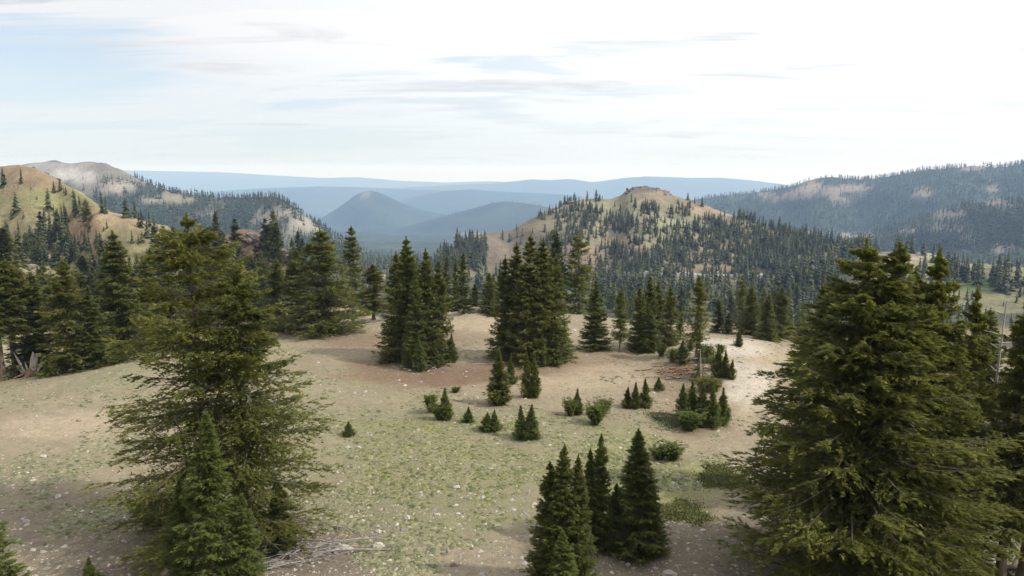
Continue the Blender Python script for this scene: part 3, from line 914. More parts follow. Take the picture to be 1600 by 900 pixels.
P_BIG_R4 = TreeProto(12.0, 2.2, M_FOL, split_dead=True, seed=24, nb=240, K=14, Mm=13, sprig=.155, base=.22, p=.65, rag=.5, droop=.2, dead=30, gap=.10, r0=.30, tipup=.2)
P_YOUNG_BIG = [TreeProto(6.5, 1.3, M_FOL_YOUNG, seed=31 + i, nb=280, K=11, Mm=10, sprig=.12, base=.01, p=.85, rag=.26, droop=.02, gap=.0, tipup=.30, r0=.09) for i in range(2)]
P_FIR = [TreeProto(7.0, 1.15, M_FOL_DARK, whorls=34, seed=41 + i, nb=340, K=10, Mm=10, sprig=.115, base=.005, p=.78, rag=.24, droop=-.08, gap=.0, tipup=.30, r0=.10) for i in range(3)]
# trees of the middle distance
P_MID = [TreeProto(10.0, 2.0, [M_FOL, M_FOL, M_FOL_WARM, M_FOL_DARK, M_FOL][i], whorls=24, seed=51 + i, nb=[300, 310, 290, 300, 290][i], K=10, Mm=9, sprig=.22, base=.015, p=[.76, .82, .72, .88, .78][i], rag=.30, droop=.10, gap=.0, dead=3, r0=.19) for i in range(5)]
P_MID_TRUNK = [TreeProto(10.0, 2.2, [M_FOL_WARM, M_FOL][i], seed=61 + i, nb=190, K=11, Mm=8, sprig=.22, base=.20, p=.70, rag=.45, droop=.15, gap=.06, dead=12, r0=.22) for i in range(2)]
P_BARE = [TreeProto(10.0, 2.2, [M_FOL_WARM, M_FOL][i], seed=64 + i, nb=170, K=11, Mm=8, sprig=.22, base=.42, p=.60, rag=.45, droop=.2, gap=.04, dead=10, r0=.24) for i in range(2)]
P_SPREAD = TreeProto(10.0, 3.2, M_FOL, whorls=18, seed=66, nb=300, K=11, Mm=9, sprig=.22, base=.06, p=.75, rag=.48, droop=.12, gap=.10, dead=14, r0=.22)
P_WARM = TreeProto(10.0, 2.4, M_FOL_WARM, whorls=22, seed=67, nb=290, K=10, Mm=9, sprig=.22, base=.015, p=.72, rag=.40, droop=.12, gap=.08, dead=5, r0=.18)
P_GREY = TreeProto(10.0, 1.6, M_FOL_WARM, seed=68, nb=190, K=9, Mm=8, sprig=.20, base=.08, p=.62, rag=.55, droop=.15, gap=.25, dead=60, r0=.15, trunk=M_DEAD)
P_SLIM = [TreeProto(8.0, .95, M_FOL_DARK, seed=71 + i, nb=150, K=8, Mm=8, sprig=.20, base=.02, p=.85, rag=.4, droop=.05, gap=.05, r0=.12) for i in range(2)]
P_SAP = [TreeProto(3.0, .62, M_FOL_YOUNG, seed=81 + i, nb=190, K=7, Mm=8, sprig=.12, base=.0, p=[1.15, 1.0, 1.3][i], rag=.60, droop=-.26, spire=.93, fill=.15, gap=0, tipup=.6, r0=.04) for i in range(3)]
P_SAP_DK = [TreeProto(3.0, .62, M_FOL, seed=91 + i, nb=200, K=7, Mm=8, sprig=.12, base=.0, p=1.1, rag=.55, droop=-.24, spire=.93, fill=.15, gap=0, tipup=.6, r0=.04) for i in range(2)]
P_SCRUB = TreeProto(1.2, .75, M_FOL_WARM, seed=111, nb=90, K=6, Mm=6, sprig=.12, base=.0, p=.40, rag=.75, droop=-.4, gap=.15, tipup=.5, r0=.03, dead=14)
P_BUSH = [TreeProto(1.2, .75, M_FOL_YOUNG, seed=101 + i, nb=110, K=7, Mm=9, sprig=.13, base=.0, p=.62, rag=.85, droop=-.60, gap=.18, tipup=.6, fill=.1, spire=1.0, r0=.03) for i in range(2)]

T = put_tree
# --- the big hemlocks on the left
T(P_BIG_LEFT, 'hemlock_tree', 322, 850, 331, 345, rz=0.6, label='tallest spreading hemlock at left with sweeping ragged branches and rounded top')
T(P_BIG_LEFT2, 'hemlock_tree', 392, 858, 412, 235, rz=2.2, label='thin hemlock with bare grey limbs crowding the right side of the tall left hemlock')
T(P_YOUNG_BIG[0], 'young_hemlock', 340, 948, 642, 122, label='bright green young hemlock in front of the tall left hemlock, pointed and dense')
T(P_YOUNG_BIG[1], 'young_hemlock', 292, 935, 745, 82, label='shorter dark young hemlock at the left foot of the bright green one')
T(P_YOUNG_BIG[0], 'young_hemlock', 386, 945, 770, 74, label='low young hemlock at the right foot of the bright green one')
T(P_SLIM[0], 'young_hemlock', 437, 862, 748, 52, label='thin greyish young tree just left of the pile of dead branches')
T(P_BUSH[0], 'shrub', 243, 822, 790, 60, cat='shrub', label='dark low shrub under the left side of the tall left hemlock')
T(P_YOUNG_BIG[1], 'young_hemlock', -14, 975, 728, 118, label='bright green conifer cut off by the lower left corner of the picture')
T(P_SAP[0], 'sapling', 143, 922, 868, 34, cat='sapling', label='single pointed sapling tip at the bottom edge, left of the tall hemlock')
# --- row behind the left end of the meadow
T(P_BARE[1], 'hemlock_tree', 6, 594, 425, 95, label='leftmost hemlock of the row with a leaning brown trunk beside the broken stump')
T(P_BARE[0], 'hemlock_tree', 26, 590, 405, 90, label='hemlock with bare straight trunk just left of the broken white stump')
T(P_MID[1], 'hemlock_tree', 62, None, 425, 92, Y=68, label='green hemlock rising directly behind the broken white stump')
T(P_WARM, 'hemlock_tree', 112, 581, 402, 96, label='yellow-green bushy hemlock right of the broken white stump')
T(P_MID[3], 'fir_tree', 147, None, 446, 66, Y=66, label='lower fir squeezed between the yellow-green hemlock and the dark pointed fir')
T(P_MID[0], 'fir_tree', 190, 562, 360, 92, label='dark dense pointed fir standing left of the tallest hemlock')
T(P_MID[2], 'fir_tree', 236, None, 398, 62, Y=78, label='fir half hidden between the dark pointed fir and the tallest hemlock')
T(P_WARM, 'hemlock_tree', 268, None, 425, 80, Y=74, label='yellowish hemlock behind the left edge of the tallest hemlock')
# --- left of centre
T(P_SPREAD, 'hemlock_tree', 505, 524, 356, 128, rz=1.0, label='broad hemlock with tiered branches left of the grey topped tree')
T(P_MID[4], 'hemlock_tree', 466, None, 386, 66, Y=84, label='hemlock behind the left side of the broad tiered hemlock')
T(P_WARM, 'hemlock_tree', 436, None, 402, 62, Y=86, label='yellow-green hemlock right of the tallest hemlock top')
T(P_GREY, 'hemlock_tree', 553, 502, 352, 50, label='half dead tree with a grey brown thinning top and bare limbs')
T(P_MID_TRUNK[0], 'hemlock_tree', 584, 502, 412, 64, label='ragged hemlock with bare pinkish trunk beside the half dead tree')
# --- first clump in the meadow
G1 = None
T(P_MID[1], 'hemlock_tree', 622, 556, 392, 58, label='left flank tree of the meadow clump left of centre')
T(P_MID[0], 'hemlock_tree', 638, 564, 369, 76, label='tallest tree of the meadow clump left of centre')
T(P_MID[1], 'hemlock_tree', 668, 568, 387, 60, label='second tallest tree, right half of the meadow clump left of centre')
T(P_MID[4], 'hemlock_tree', 688, 564, 402, 46, label='right flank tree of the meadow clump left of centre')
T(P_MID[3], 'hemlock_tree', 651, 573, 420, 46, label='narrow front tree in the middle of the meadow clump left of centre')
T(P_SAP[1], 'sapling', 655, 580, 525, 22, cat='sapling', label='light green sapling at the front foot of the meadow clump left of centre')
T(P_SAP[0], 'sapling', 706, 566, 520, 20, cat='sapling', label='sapling at the right foot of the meadow clump left of centre')
T(P_SAP[0], 'sapling', 680, 574, 535, 22, cat='sapling', label='low sapling in front of the right half of the meadow clump left of centre')
# --- slim trees between the clumps
T(P_SLIM[0], 'slim_fir', 712, 487, 402, 22, label='slim fir just right of the first clump, left one of the slender pair')
T(P_SLIM[1], 'slim_fir', 725, 487, 392, 28, label='slim fir just right of the first clump, right one of the slender pair')
T(P_SLIM[0], 'slim_fir', 743, None, 442, 24, Y=97, label='short slim fir behind the reddish mound between the two clumps')
T(P_SLIM[1], 'slim_fir', 699, None, 396, 24, Y=98, label='slim fir peeping out behind the right edge of the first clump')
T(P_MID[2], 'fir_tree', 765, 490, 425, 34, label='small fir at the left shoulder of the second clump')
# --- second clump
T(P_MID[4], 'hemlock_tree', 790, 560, 398, 52, label='left flank tree of the large clump right of centre')
T(P_MID[1], 'hemlock_tree', 807, 564, 377, 66, label='left peak of the large clump right of centre')
T(P_MID[2], 'hemlock_tree', 829, 568, 365, 70, label='middle peak of the large clump right of centre, its highest')
T(P_MID[0], 'hemlock_tree', 848, 566, 371, 70, label='right peak of the large clump right of centre')
T(P_MID[1], 'hemlock_tree', 868, 562, 396, 54, label='right flank tree of the large clump right of centre')
T(P_SAP[0], 'sapling', 846, 572, 520, 24, cat='sapling', label='sapling at the front foot of the large clump right of centre')
T(P_SAP[1], 'sapling', 868, 570, 530, 22, cat='sapling', label='sapling at the right foot of the large clump right of centre')
# --- row along the far edge, right of centre
T(P_MID[3], 'fir_tree', 930, 546, 436, 50, label='dense cone shaped fir standing alone right of the large clump')
T(P_MID_TRUNK[1], 'hemlock_tree', 968, 550, 450, 30, label='thin tree with bare pale trunk between the cone fir and the group of firs')
T(P_MID[0], 'fir_tree', 998, 546, 446, 36, label='left fir of the tight group on the far meadow edge')
T(P_MID[1], 'fir_tree', 1013, 540, 428, 38, label='tallest fir of the tight group on the far meadow edge')
T(P_MID[3], 'fir_tree', 1012, 549, 474, 42, label='low front fir of the tight group on the far meadow edge')
T(P_MID[2], 'fir_tree', 1027, None, 438, 34, Y=80, label='rear right fir of the tight group on the far meadow edge')
T(P_WARM, 'hemlock_tree', 1046, 540, 446, 38, label='yellowish hemlock at the right side of the tight group')
T(P_SLIM[0], 'slim_fir', 1063, 530, 470, 17, label='very slim fir between the yellowish hemlock and the bare trunked one')
T(P_MID_TRUNK[0], 'hemlock_tree', 1088, 556, 429, 40, label='hemlock with pale bare trunk above the pale gravel mound')
T(P_SLIM[1], 'slim_fir', 1121, None, 466, 24, Y=86, label='slim fir behind the pale mound, left of the grey snag')
T(P_SLIM[0], 'slim_fir', 1138, None, 488, 20, Y=84, label='short slim fir behind the pale mound, beside the grey snag')
T(P_GREY, 'hemlock_tree', 1157, None, 428, 24, Y=86, label='grey snag like tree with a bare spiky top behind the pale mound')
T(P_MID[0], 'fir_tree', 1172, None, 446, 34, Y=84, label='dark fir directly right of the grey snag like tree')
T(P_MID[1], 'fir_tree', 1198, None, 458, 36, Y=80, label='fir behind the left edge of the great right hand trees')
T(P_MID[4], 'fir_tree', 1219, None, 446, 40, Y=84, label='rear fir touching the left outline of the great right hand trees')
T(P_SAP_DK[0], 'sapling', 1154, 542, 512, 14, cat='sapling', label='tiny dark sapling standing on the pale gravel mound')
# --- bushes and saplings on the right of the meadow
T(P_BUSH[1], 'shrub', 1034, 557, 541, 16, cat='shrub', label='small round shrub at the left end of the pale mound')
T(P_SAP[1], 'young_hemlock', 1066, 570, 530, 24, label='bushy young hemlock left of the bare trunked sapling group')
T(P_GREY, 'hemlock_tree', 1091, 594, 514, 24, label='small half dead tree with a pale trunk behind the red log pile')
T(P_SAP_DK[1], 'sapling', 1121, 590, 536, 18, cat='sapling', label='left of three thin dark saplings on the slope of the pale mound')
T(P_SAP_DK[0], 'sapling', 1133, 590, 546, 18, cat='sapling', label='middle of three thin dark saplings on the slope of the pale mound')
T(P_SAP_DK[1], 'sapling', 1144, 592, 560, 14, cat='sapling', label='right of three thin dark saplings on the slope of the pale mound')
for (u, vb, vt, w, lb) in [(1066, 652, 598, 24, 'leftmost'), (1080, 662, 590, 26, 'second from left'), (1097, 666, 598, 30, 'middle'), (1112, 668, 594, 28, 'second from right'), (1128, 664, 604, 28, 'rightmost')]:
    T(P_SAP[random.randrange(3)], 'young_hemlock', u, vb, vt, w, label=lb + ' sapling of the thicket beside the great right hand trees', group='thicket of saplings at the right of the meadow')
T(P_BUSH[0], 'shrub', 1078, 672, 645, 40, cat='shrub', label='low bush at the foot of the sapling thicket')
T(P_BUSH[1], 'shrub', 1050, 718, 694, 38, cat='shrub', label='right one of two low bushes above the mossy ground')
T(P_BUSH[0], 'shrub', 1030, 718, 699, 28, cat='shrub', label='left one of two low bushes above the mossy ground')
for (u, vb, vt, w, lb) in [(1052, 566, 545, 22, 'grey-brown scrub bush at the upper left of the pale mound'), (1078, 548, 533, 18, 'small scrub bush on the upper rim of the pale mound'), (1104, 566, 540, 30, 'broad dry scrub bush in the middle of the pale mound'),
                           (1118, 578, 556, 26, 'dry scrub bush just left of the three thin dark saplings'), (1100, 612, 590, 30, 'olive scrub bush below the short bare snag'), (1116, 612, 592, 26, 'olive scrub bush under the three thin dark saplings'),
                           (1126, 552, 538, 16, 'tiny scrub tuft at the crest of the pale mound'), (1008, 548, 538, 14, 'tiny scrub tuft left of the pale mound')]:
    T(P_SCRUB, 'shrub', u, vb, vt, w, cat='shrub', label=lb)
# --- saplings scattered over the middle of the meadow
T(P_SAP_DK[0], 'young_hemlock', 779, 632, 546, 42, label='largest dark sapling in the meadow, below the large clump')
T(P_SAP[0], 'sapling', 798, 600, 556, 20, cat='sapling', label='lighter sapling behind the largest dark sapling')
T(P_SAP_DK[1], 'sapling', 822, 621, 548, 22, cat='sapling', label='left twin of the dark sapling pair below the large clump')
T(P_SAP_DK[0], 'sapling', 835, 622, 551, 22, cat='sapling', label='right twin of the dark sapling pair below the large clump')
T(P_BUSH[1], 'sapling', 672, 645, 618, 22, cat='sapling', label='rounded low sapling left of the pointed one in mid meadow')
T(P_SAP[0], 'sapling', 696, 656, 604, 24, cat='sapling', label='pointed sapling below the first clump, tallest of its trio')
T(P_BUSH[0], 'sapling', 685, 656, 634, 22, cat='sapling', label='low sapling leaning against the pointed one below the first clump')
T(P_SAP[2], 'sapling', 732, 659, 634, 20, cat='sapling', label='tiny sapling alone between the trio and the forked one')
T(P_SAP[1], 'sapling', 762, 673, 643, 24, cat='sapling', label='left half of the small forked sapling pair')
T(P_SAP[0], 'sapling', 773, 673, 638, 20, cat='sapling', label='right half of the small forked sapling pair')
T(P_SAP[2], 'sapling', 814, 686, 632, 28, cat='sapling', label='left stem of the bright bushy sapling in the meadow centre')
T(P_SAP[1], 'sapling', 831, 686, 630, 28, cat='sapling', label='right stem of the bright bushy sapling in the meadow centre')
T(P_SAP_DK[0], 'sapling', 902, 648, 606, 20, cat='sapling', label='leaning pointed sapling right of the meadow centre')
T(P_BUSH[1], 'sapling', 891, 650, 626, 24, cat='sapling', label='round low sapling hugging the leaning pointed one')
T(P_BUSH[0], 'shrub', 930, 663, 634, 34, cat='shrub', label='loose pale green shrub below the bare soil patch')
T(P_BUSH[1], 'shrub', 943, 650, 626, 26, cat='shrub', label='feathery shrub just behind the loose pale green shrub')
T(P_SAP_DK[1], 'sapling', 981, 636, 603, 18, cat='sapling', label='left sapling of the tight trio right of the bare soil')
T(P_SAP_DK[0], 'sapling', 993, 638, 596, 20, cat='sapling', label='middle sapling of the tight trio right of the bare soil')
T(P_SAP_DK[1], 'sapling', 1007, 637, 590, 22, cat='sapling', label='right sapling of the tight trio right of the bare soil')
T(P_SAP[2], 'sapling', 1029, 609, 588, 18, cat='sapling', label='small round sapling above the tight trio, near the red logs')
T(P_SAP[0], 'sapling', 545, 681, 656, 20, cat='sapling', label='lone small sapling in the open left half of the meadow')
T(P_BUSH[0], 'sapling', 712, 613, 604, 14, cat='sapling', label='tiny seedling in the reddish soil below the first clump')
# --- dark firs at the bottom, right of centre
T(P_FIR[0], 'fir_tree', 858, 918, 718, 78, label='left fir of the dark fir group at the bottom of the picture')
T(P_FIR[1], 'fir_tree', 880, 925, 692, 80, label='tallest fir of the leftmost dark group at the bottom of the picture')
T(P_FIR[2], 'fir_tree', 901, 922, 708, 64, label='right fir of the leftmost dark group at the bottom of the picture')
T(P_YOUNG_BIG[1], 'fir_tree', 878, 950, 826, 66, label='small pale green fir in front of the dark bottom group')
T(P_FIR[2], 'fir_tree', 920, 856, 698, 46, label='left one of the two narrow firs standing between the dark groups')
T(P_FIR[0], 'fir_tree', 937, 858, 675, 54, label='right one of the two narrow firs standing between the dark groups')
T(P_FIR[1], 'fir_tree', 993, 862, 668, 90, label='broad dark fir beside the mossy mat, right of the narrow pair')
T(P_FIR[2], 'fir_tree', 1014, 864, 742, 56, label='low fir joined to the right side of the broad dark fir')
T(P_FIR[0], 'fir_tree', 962, 860, 752, 46, label='low fir joined to the left side of the broad dark fir')
# --- the great trees on the right
T(P_BIG_R1, 'hemlock_tree', 1318, 925, 371, 425, rz=.4, label='great hemlock on the right, left trunk, with the longest branches over the meadow')
T(P_BIG_R2, 'hemlock_tree', 1366, 935, 377, 280, rz=2.0, label='great hemlock on the right, middle trunk, top close beside the first')
T(P_BIG_R2, 'hemlock_tree', 1428, 915, 386, 200, rz=4.1, label='great hemlock on the right with the separate slanting top behind the yellow one')
T(P_BIG_R3, 'hemlock_tree', 1396, 900, 415, 170, rz=2.6, label='lower hemlock filling the notch between the two high tops of the great trees')
T(P_BIG_R2, 'hemlock_tree', 1270, None, 440, 170, Y=36, rz=5.1, label='lower hemlock at the left shoulder of the great right hand trees')
T(P_BIG_R3, 'hemlock_tree', 1488, 905, 444, 135, rz=1.2, label='yellow-green sunlit hemlock at the right side of the great trees')
T(P_BIG_R4, 'hemlock_tree', 1562, 908, 468, 120, rz=3.0, label='thin hemlock with stout dark trunk and grey bare limbs near the right edge')
T(P_BIG_R4, 'hemlock_tree', 1598, 912, 446, 150, rz=.9, label='hemlock with dark trunk cut by the right edge of the picture')
T(P_MID[1], 'hemlock_tree', 1534, None, 480, 90, Y=52, label='shaded hemlock filling the gap behind the yellow-green one')
T(P_MID[4], 'hemlock_tree', 1618, None, 455, 120, Y=46, label='hemlock behind the one cut by the right edge')
T(P_BUSH[0], 'shrub', 1432, 905, 868, 60, cat='shrub', label='bright low shrub on the ground between the great trunks')

# ------------------------------------------------------------------ woods: hills and valleys
rng = np.random.default_rng(5)
soil_l = Cc.mean(-1)


def soil_at(x, y):
    a = x / np.sqrt(y ** 2 + 900.0)
    ci = np.clip(np.searchsorted(sa, a), 1, len(sa) - 1); ri = np.clip(np.searchsorted(ry, y), 1, len(ry) - 1)
    return soil_l[ri, ci]


WOOD = []           # rows: x, y, z, H, region


def scatter(u, v, ru, rv, n, h0, h1, region, mask=False, box=False, ymin=97, ymax=4000, clump=0.0):
    if box:
        uu = rng.uniform(u - ru, u + ru, n); vv = rng.uniform(v - rv, v + rv, n)
    else:
        r = np.sqrt(rng.uniform(0, 1, n)); th = rng.uniform(0, 6.283, n)
        uu = u + r * ru * np.cos(th); vv = v + r * rv * np.sin(th)
    x, y, z = ground_at(uu, vv)
    ok = ~np.isnan(x) & (y > ymin) & (y < ymax)
    if mask:
        l = soil_at(np.nan_to_num(x), y)
        ok &= rng.uniform(size=n) > sstep(.09, .19, l) * .96
    if clump:
        ok &= fbm(np.nan_to_num(x) / (y * .03 + 1), y / (y * .05 + 1), 301, 3) > rng.normal(-.25 + clump, .15, n)
    H = rng.uniform(h0, h1, n) * np.where(rng.uniform(size=n) < .3, rng.uniform(.4, .8, n), 1.0)
    for i in np.nonzero(ok)[0]:
        WOOD.append((x[i], y[i], z[i], H[i], region))


# left hillside (region 0)
for a in [(95, 348, 44, 22, 20, 7, 11), (68, 372, 60, 18, 24, 7, 10), (112, 395, 55, 28, 34, 7, 10), (24, 340, 14, 10, 5, 8, 10), (33, 285, 5, 5, 2, 9, 11), (5, 290, 6, 8, 4, 7, 9), (163, 334, 5, 3, 3, 7, 9),
          (100, 300, 12, 8, 5, 3, 5), (82, 300, 4, 4, 1, 5, 6), (142, 352, 26, 22, 9, 2, 4), (245, 358, 30, 8, 8, 6, 8), (208, 340, 12, 4, 4, 6, 8), (300, 396, 55, 20, 40, 6, 8), (190, 425, 60, 10, 14, 6, 8),
          (60, 330, 90, 40, 16, 1, 3), (250, 385, 70, 16, 14, 3, 7), (30, 410, 40, 10, 9, 6, 9), (175, 415, 25, 16, 9, 6, 9), (60, 470, 100, 30, 24, 7, 10), (75, 392, 40, 24, 40, 8, 11), (200, 440, 60, 16, 26, 7, 10), (150, 490, 130, 30, 50, 8, 12), (350, 425, 60, 25, 34, 7, 10)]:
    a = a[:4] + (max(1, int(a[4] * .75)), a[5] * .70, a[6] * .78)
    scatter(*a, 0, ymin=100)
scatter(350, 440, 130, 45, 60, 7, 11, 1, box=True)
scatter(630, 450, 160, 32, 120, 8, 12, 1, box=True)
scatter(620, 425, 120, 16, 100, 8, 11, 1, box=True, mask=True)
# valley in front of the rocky hill (region 2)
scatter(1060, 478, 210, 40, 560, 6, 12, 2, box=True, clump=.12)
scatter(1080, 440, 230, 14, 300, 8, 12, 2, box=True, mask=True)
scatter(1440, 492, 230, 34, 150, 4, 7, 2, box=True)
scatter(1300, 480, 130, 34, 150, 5, 9, 2, box=True)
# rocky hill (region 3)
for a in [(897, 345, 30, 25, 85), (882, 378, 30, 20, 60), (935, 352, 24, 24, 52), (912, 333, 18, 14, 18), (934, 318, 4, 6, 3), (1016, 328, 16, 8, 30), (972, 352, 26, 14, 42), (1004, 354, 22, 12, 22), (1070, 330, 14, 8, 22), (1108, 355, 28, 14, 60),
          (1140, 360, 30, 14, 60), (1180, 368, 50, 14, 90), (1062, 368, 46, 14, 70), (1005, 388, 60, 12, 60), (1100, 392, 70, 20, 170), (1200, 400, 80, 24, 210), (960, 398, 34, 14, 36), (1020, 402, 60, 10, 60), (895, 375, 36, 8, 20),
          (860, 335, 24, 12, 14),  (1040, 300, 6, 2, 4), (1057, 305, 4, 2, 3), (1070, 310, 9, 3, 9), (1045, 335, 30, 14, 14), (1095, 324, 3, 3, 2), (1240, 385, 60, 18, 160), (950, 330, 60, 16, 14), (1150, 342, 60, 10, 12), (820, 372, 50, 14, 14)]:
    scatter(*a, 4.5, 8.5, 3, ymin=380, ymax=900)
for a in [(986, 297, 3, 2, 3), (1027, 298, 3, 2, 2)]:
    scatter(*a, 3, 4.2, 3, ymin=380, ymax=900)
scatter(1030, 372, 180, 56, 600, 4, 8, 3, box=True, mask=True, ymin=380, ymax=900, clump=.1)
scatter(1310, 400, 120, 26, 380, 7, 12, 3, box=True, mask=True, ymin=380, ymax=1200)
scatter(1110, 418, 190, 10, 360, 7, 11, 3, box=True, mask=True, ymin=300, ymax=800)
# right (region 4 = near the pale knoll, 5 = far slopes)
for a in [(1490, 430, 22, 12, 26), (1520, 436, 14, 10, 12), (1562, 438, 14, 10, 14), (1475, 420, 8, 6, 5), (1460, 412, 4, 3, 2), (1400, 388, 60, 5, 30), (1500, 398, 110, 6, 50), (1575, 420, 24, 12, 20), (1430, 440, 60, 20, 40), (1590, 450, 40, 10, 14)]:
    scatter(*a, 7, 11, 4, ymin=180, ymax=1100)
scatter(1500, 395, 180, 22, 900, 8, 12, 4, box=True, mask=True, ymin=430, ymax=1400)
scatter(1400, 318, 330, 72, 13000, 9, 15, 5, box=True, mask=True, ymin=900, ymax=3200)
# skyline trees
for name, u0, u1, n, h0, h1, reg in [('right_mountain', 1100, 1262, 150, 8, 16, 5), ('right_mountain', 1310, 1510, 240, 10, 18, 5), ('right_mountain', 1535, 1660, 140, 12, 22, 5), ('right_spur', 1400, 1660, 60, 9, 14, 5), ('grey_mountain', 205, 560, 300, 7, 12, 6),
                                     ('rocky_hill', 1150, 1330, 70, 7, 11, 3), ('rocky_hill', 868, 945, 18, 6, 11, 3), ('low_hill', 680, 900, 40, 12, 20, 6)]:
    A = RD[name][0]
    uu = rng.uniform(u0, u1, n)
    a = (uu - 800) / F * CP
    Y = np.interp(a, A[:, 0], A[:, 1]) - rng.uniform(0, .012, n) * 1000 * (1 if name != 'rocky_hill' else .5)
    x = a * Y
    z = terrain(x, Y)
    hh = rng.uniform(h0, h1, n) * rng.uniform(.6, 1, n)
    for i in range(n):
        WOOD.append((x[i], Y[i], z[i], hh[i], reg))
# grey mountain forests (region 6)
scatter(340, 340, 240, 62, 4200, 8, 13, 6, box=True, mask=True, ymin=600, ymax=1900)
scatter(600, 400, 160, 22, 900, 8, 13, 6, box=True, mask=True, ymin=500, ymax=1900)
WOODA = np.array(WOOD)
app = WOODA[:, 3] / WOODA[:, 1]
order = np.argsort(-app)
n_near = sum(1 for o in COL.objects if o.type == 'EMPTY')
N_IND = 300 - n_near + 25
ind, rest = order[:N_IND], order[N_IND:]
P_HILL = [TreeProto(10.0, 1.9, [M_FOL_FAR, M_FOL, M_FOL_DARK, M_FOL_FAR][i], seed=121 + i, tri=False, nb=110, K=6, Mm=4, sprig=.50, base=.02, p=[.85, .8, .95, .9][i], rag=.36, droop=.08, gap=.05, r0=.16, limbs=False) for i in range(4)]
RG = {0: ('dark conifer among the scattered trees on the ochre hillside at left', 'conifers on the left hillside'),
      1: ('conifer in the wooded hollow behind the meadow, left of the rocky topped hill', 'conifers in the hollow behind the left of the meadow'),
      2: ('conifer in the wooded valley between the meadow edge and the rocky topped hill', 'conifers in the valley behind the meadow'),
      3: ('conifer on the lower slope of the rocky topped hill', 'conifers on the rocky topped hill'),
      4: ('conifer on the pale grassy knoll behind the great right hand trees', 'conifers around the pale knoll at right'),
      5: ('conifer on the far slopes at right', 'conifers on the far right slopes'), 6: ('conifer on the grey mountain', 'conifers on the grey mountain')}
MARKS = {2: [(900, 'behind the large clump right of centre'), (955, 'behind the dense cone shaped fir'), (990, 'beside the thin bare trunked tree'), (1040, 'behind the tight group of firs'), (1080, 'behind the yellowish hemlock of the far edge'),
             (1125, 'behind the hemlock with the pale bare trunk'), (1180, 'around the grey snag like tree'), (1260, 'left of the great right hand trees'), (1450, 'showing through the great right hand trees'), (9999, 'behind the trees at the right edge')],
         1: [(300, 'behind the tall left hemlock'), (380, 'just right of the tall left hemlock tip'), (440, 'at the foot of the red brown rocky knoll'), (500, 'left of the broad tiered hemlock'), (540, 'behind the broad tiered hemlock'), (600, 'around the half dead grey topped tree'), (720, 'behind the first meadow clump'), (9999, 'between the two large meadow clumps')],
         0: [(60, 'at the left edge of the picture'), (120, 'in the dark clumps on the ochre hill'), (180, 'on the tan shoulder of the ochre hill'), (235, 'below the tan shoulder of the hill'), (300, 'at the right foot of the ochre hill'), (9999, 'right of the ochre hill')]}
cells = {}
for k in ind:
    x, y, z, H, rg = WOODA[k]
    u = float(project(x, y, z)[0])
    mk = next((t for m_, t in MARKS.get(int(rg), []) if u < m_), '')
    cells.setdefault((int(rg), mk), []).append((H / y, u, k))
for (rg, mk), lst in cells.items():
    lst.sort(reverse=True)
    us = sorted(l[1] for l in lst)
    for j, (_, u, k) in enumerate(lst):
        x, y, z, H, rg_ = WOODA[k]
        pr = P_HILL[random.randrange(4)]
        lb, gp = RG[rg]
        if mk:
            base_lb = {0: 'dark hillside conifer', 1: 'conifer of the wooded hollow', 2: 'conifer of the wooded valley'}[rg]
            if j == 0:
                lb = 'largest ' + base_lb + ' ' + mk
            elif j == 1:
                lb = 'second largest ' + base_lb + ' ' + mk
            elif j == len(lst) - 1:
                lb = 'shortest ' + base_lb + ' ' + mk
            elif u == us[0]:
                lb = 'leftmost ' + base_lb + ' ' + mk
            elif u == us[-1]:
                lb = 'rightmost ' + base_lb + ' ' + mk
            else:
                lb = 'smaller ' + base_lb + ' ' + mk
        pr.put('conifer_tree', x, y, H, H * (random.uniform(.40, .60) if rg == 0 else random.uniform(.26, .48)), random.uniform(0, 6.28), lb, 'tree', gp + (', ' + mk if mk else ''), z, sink=.3)


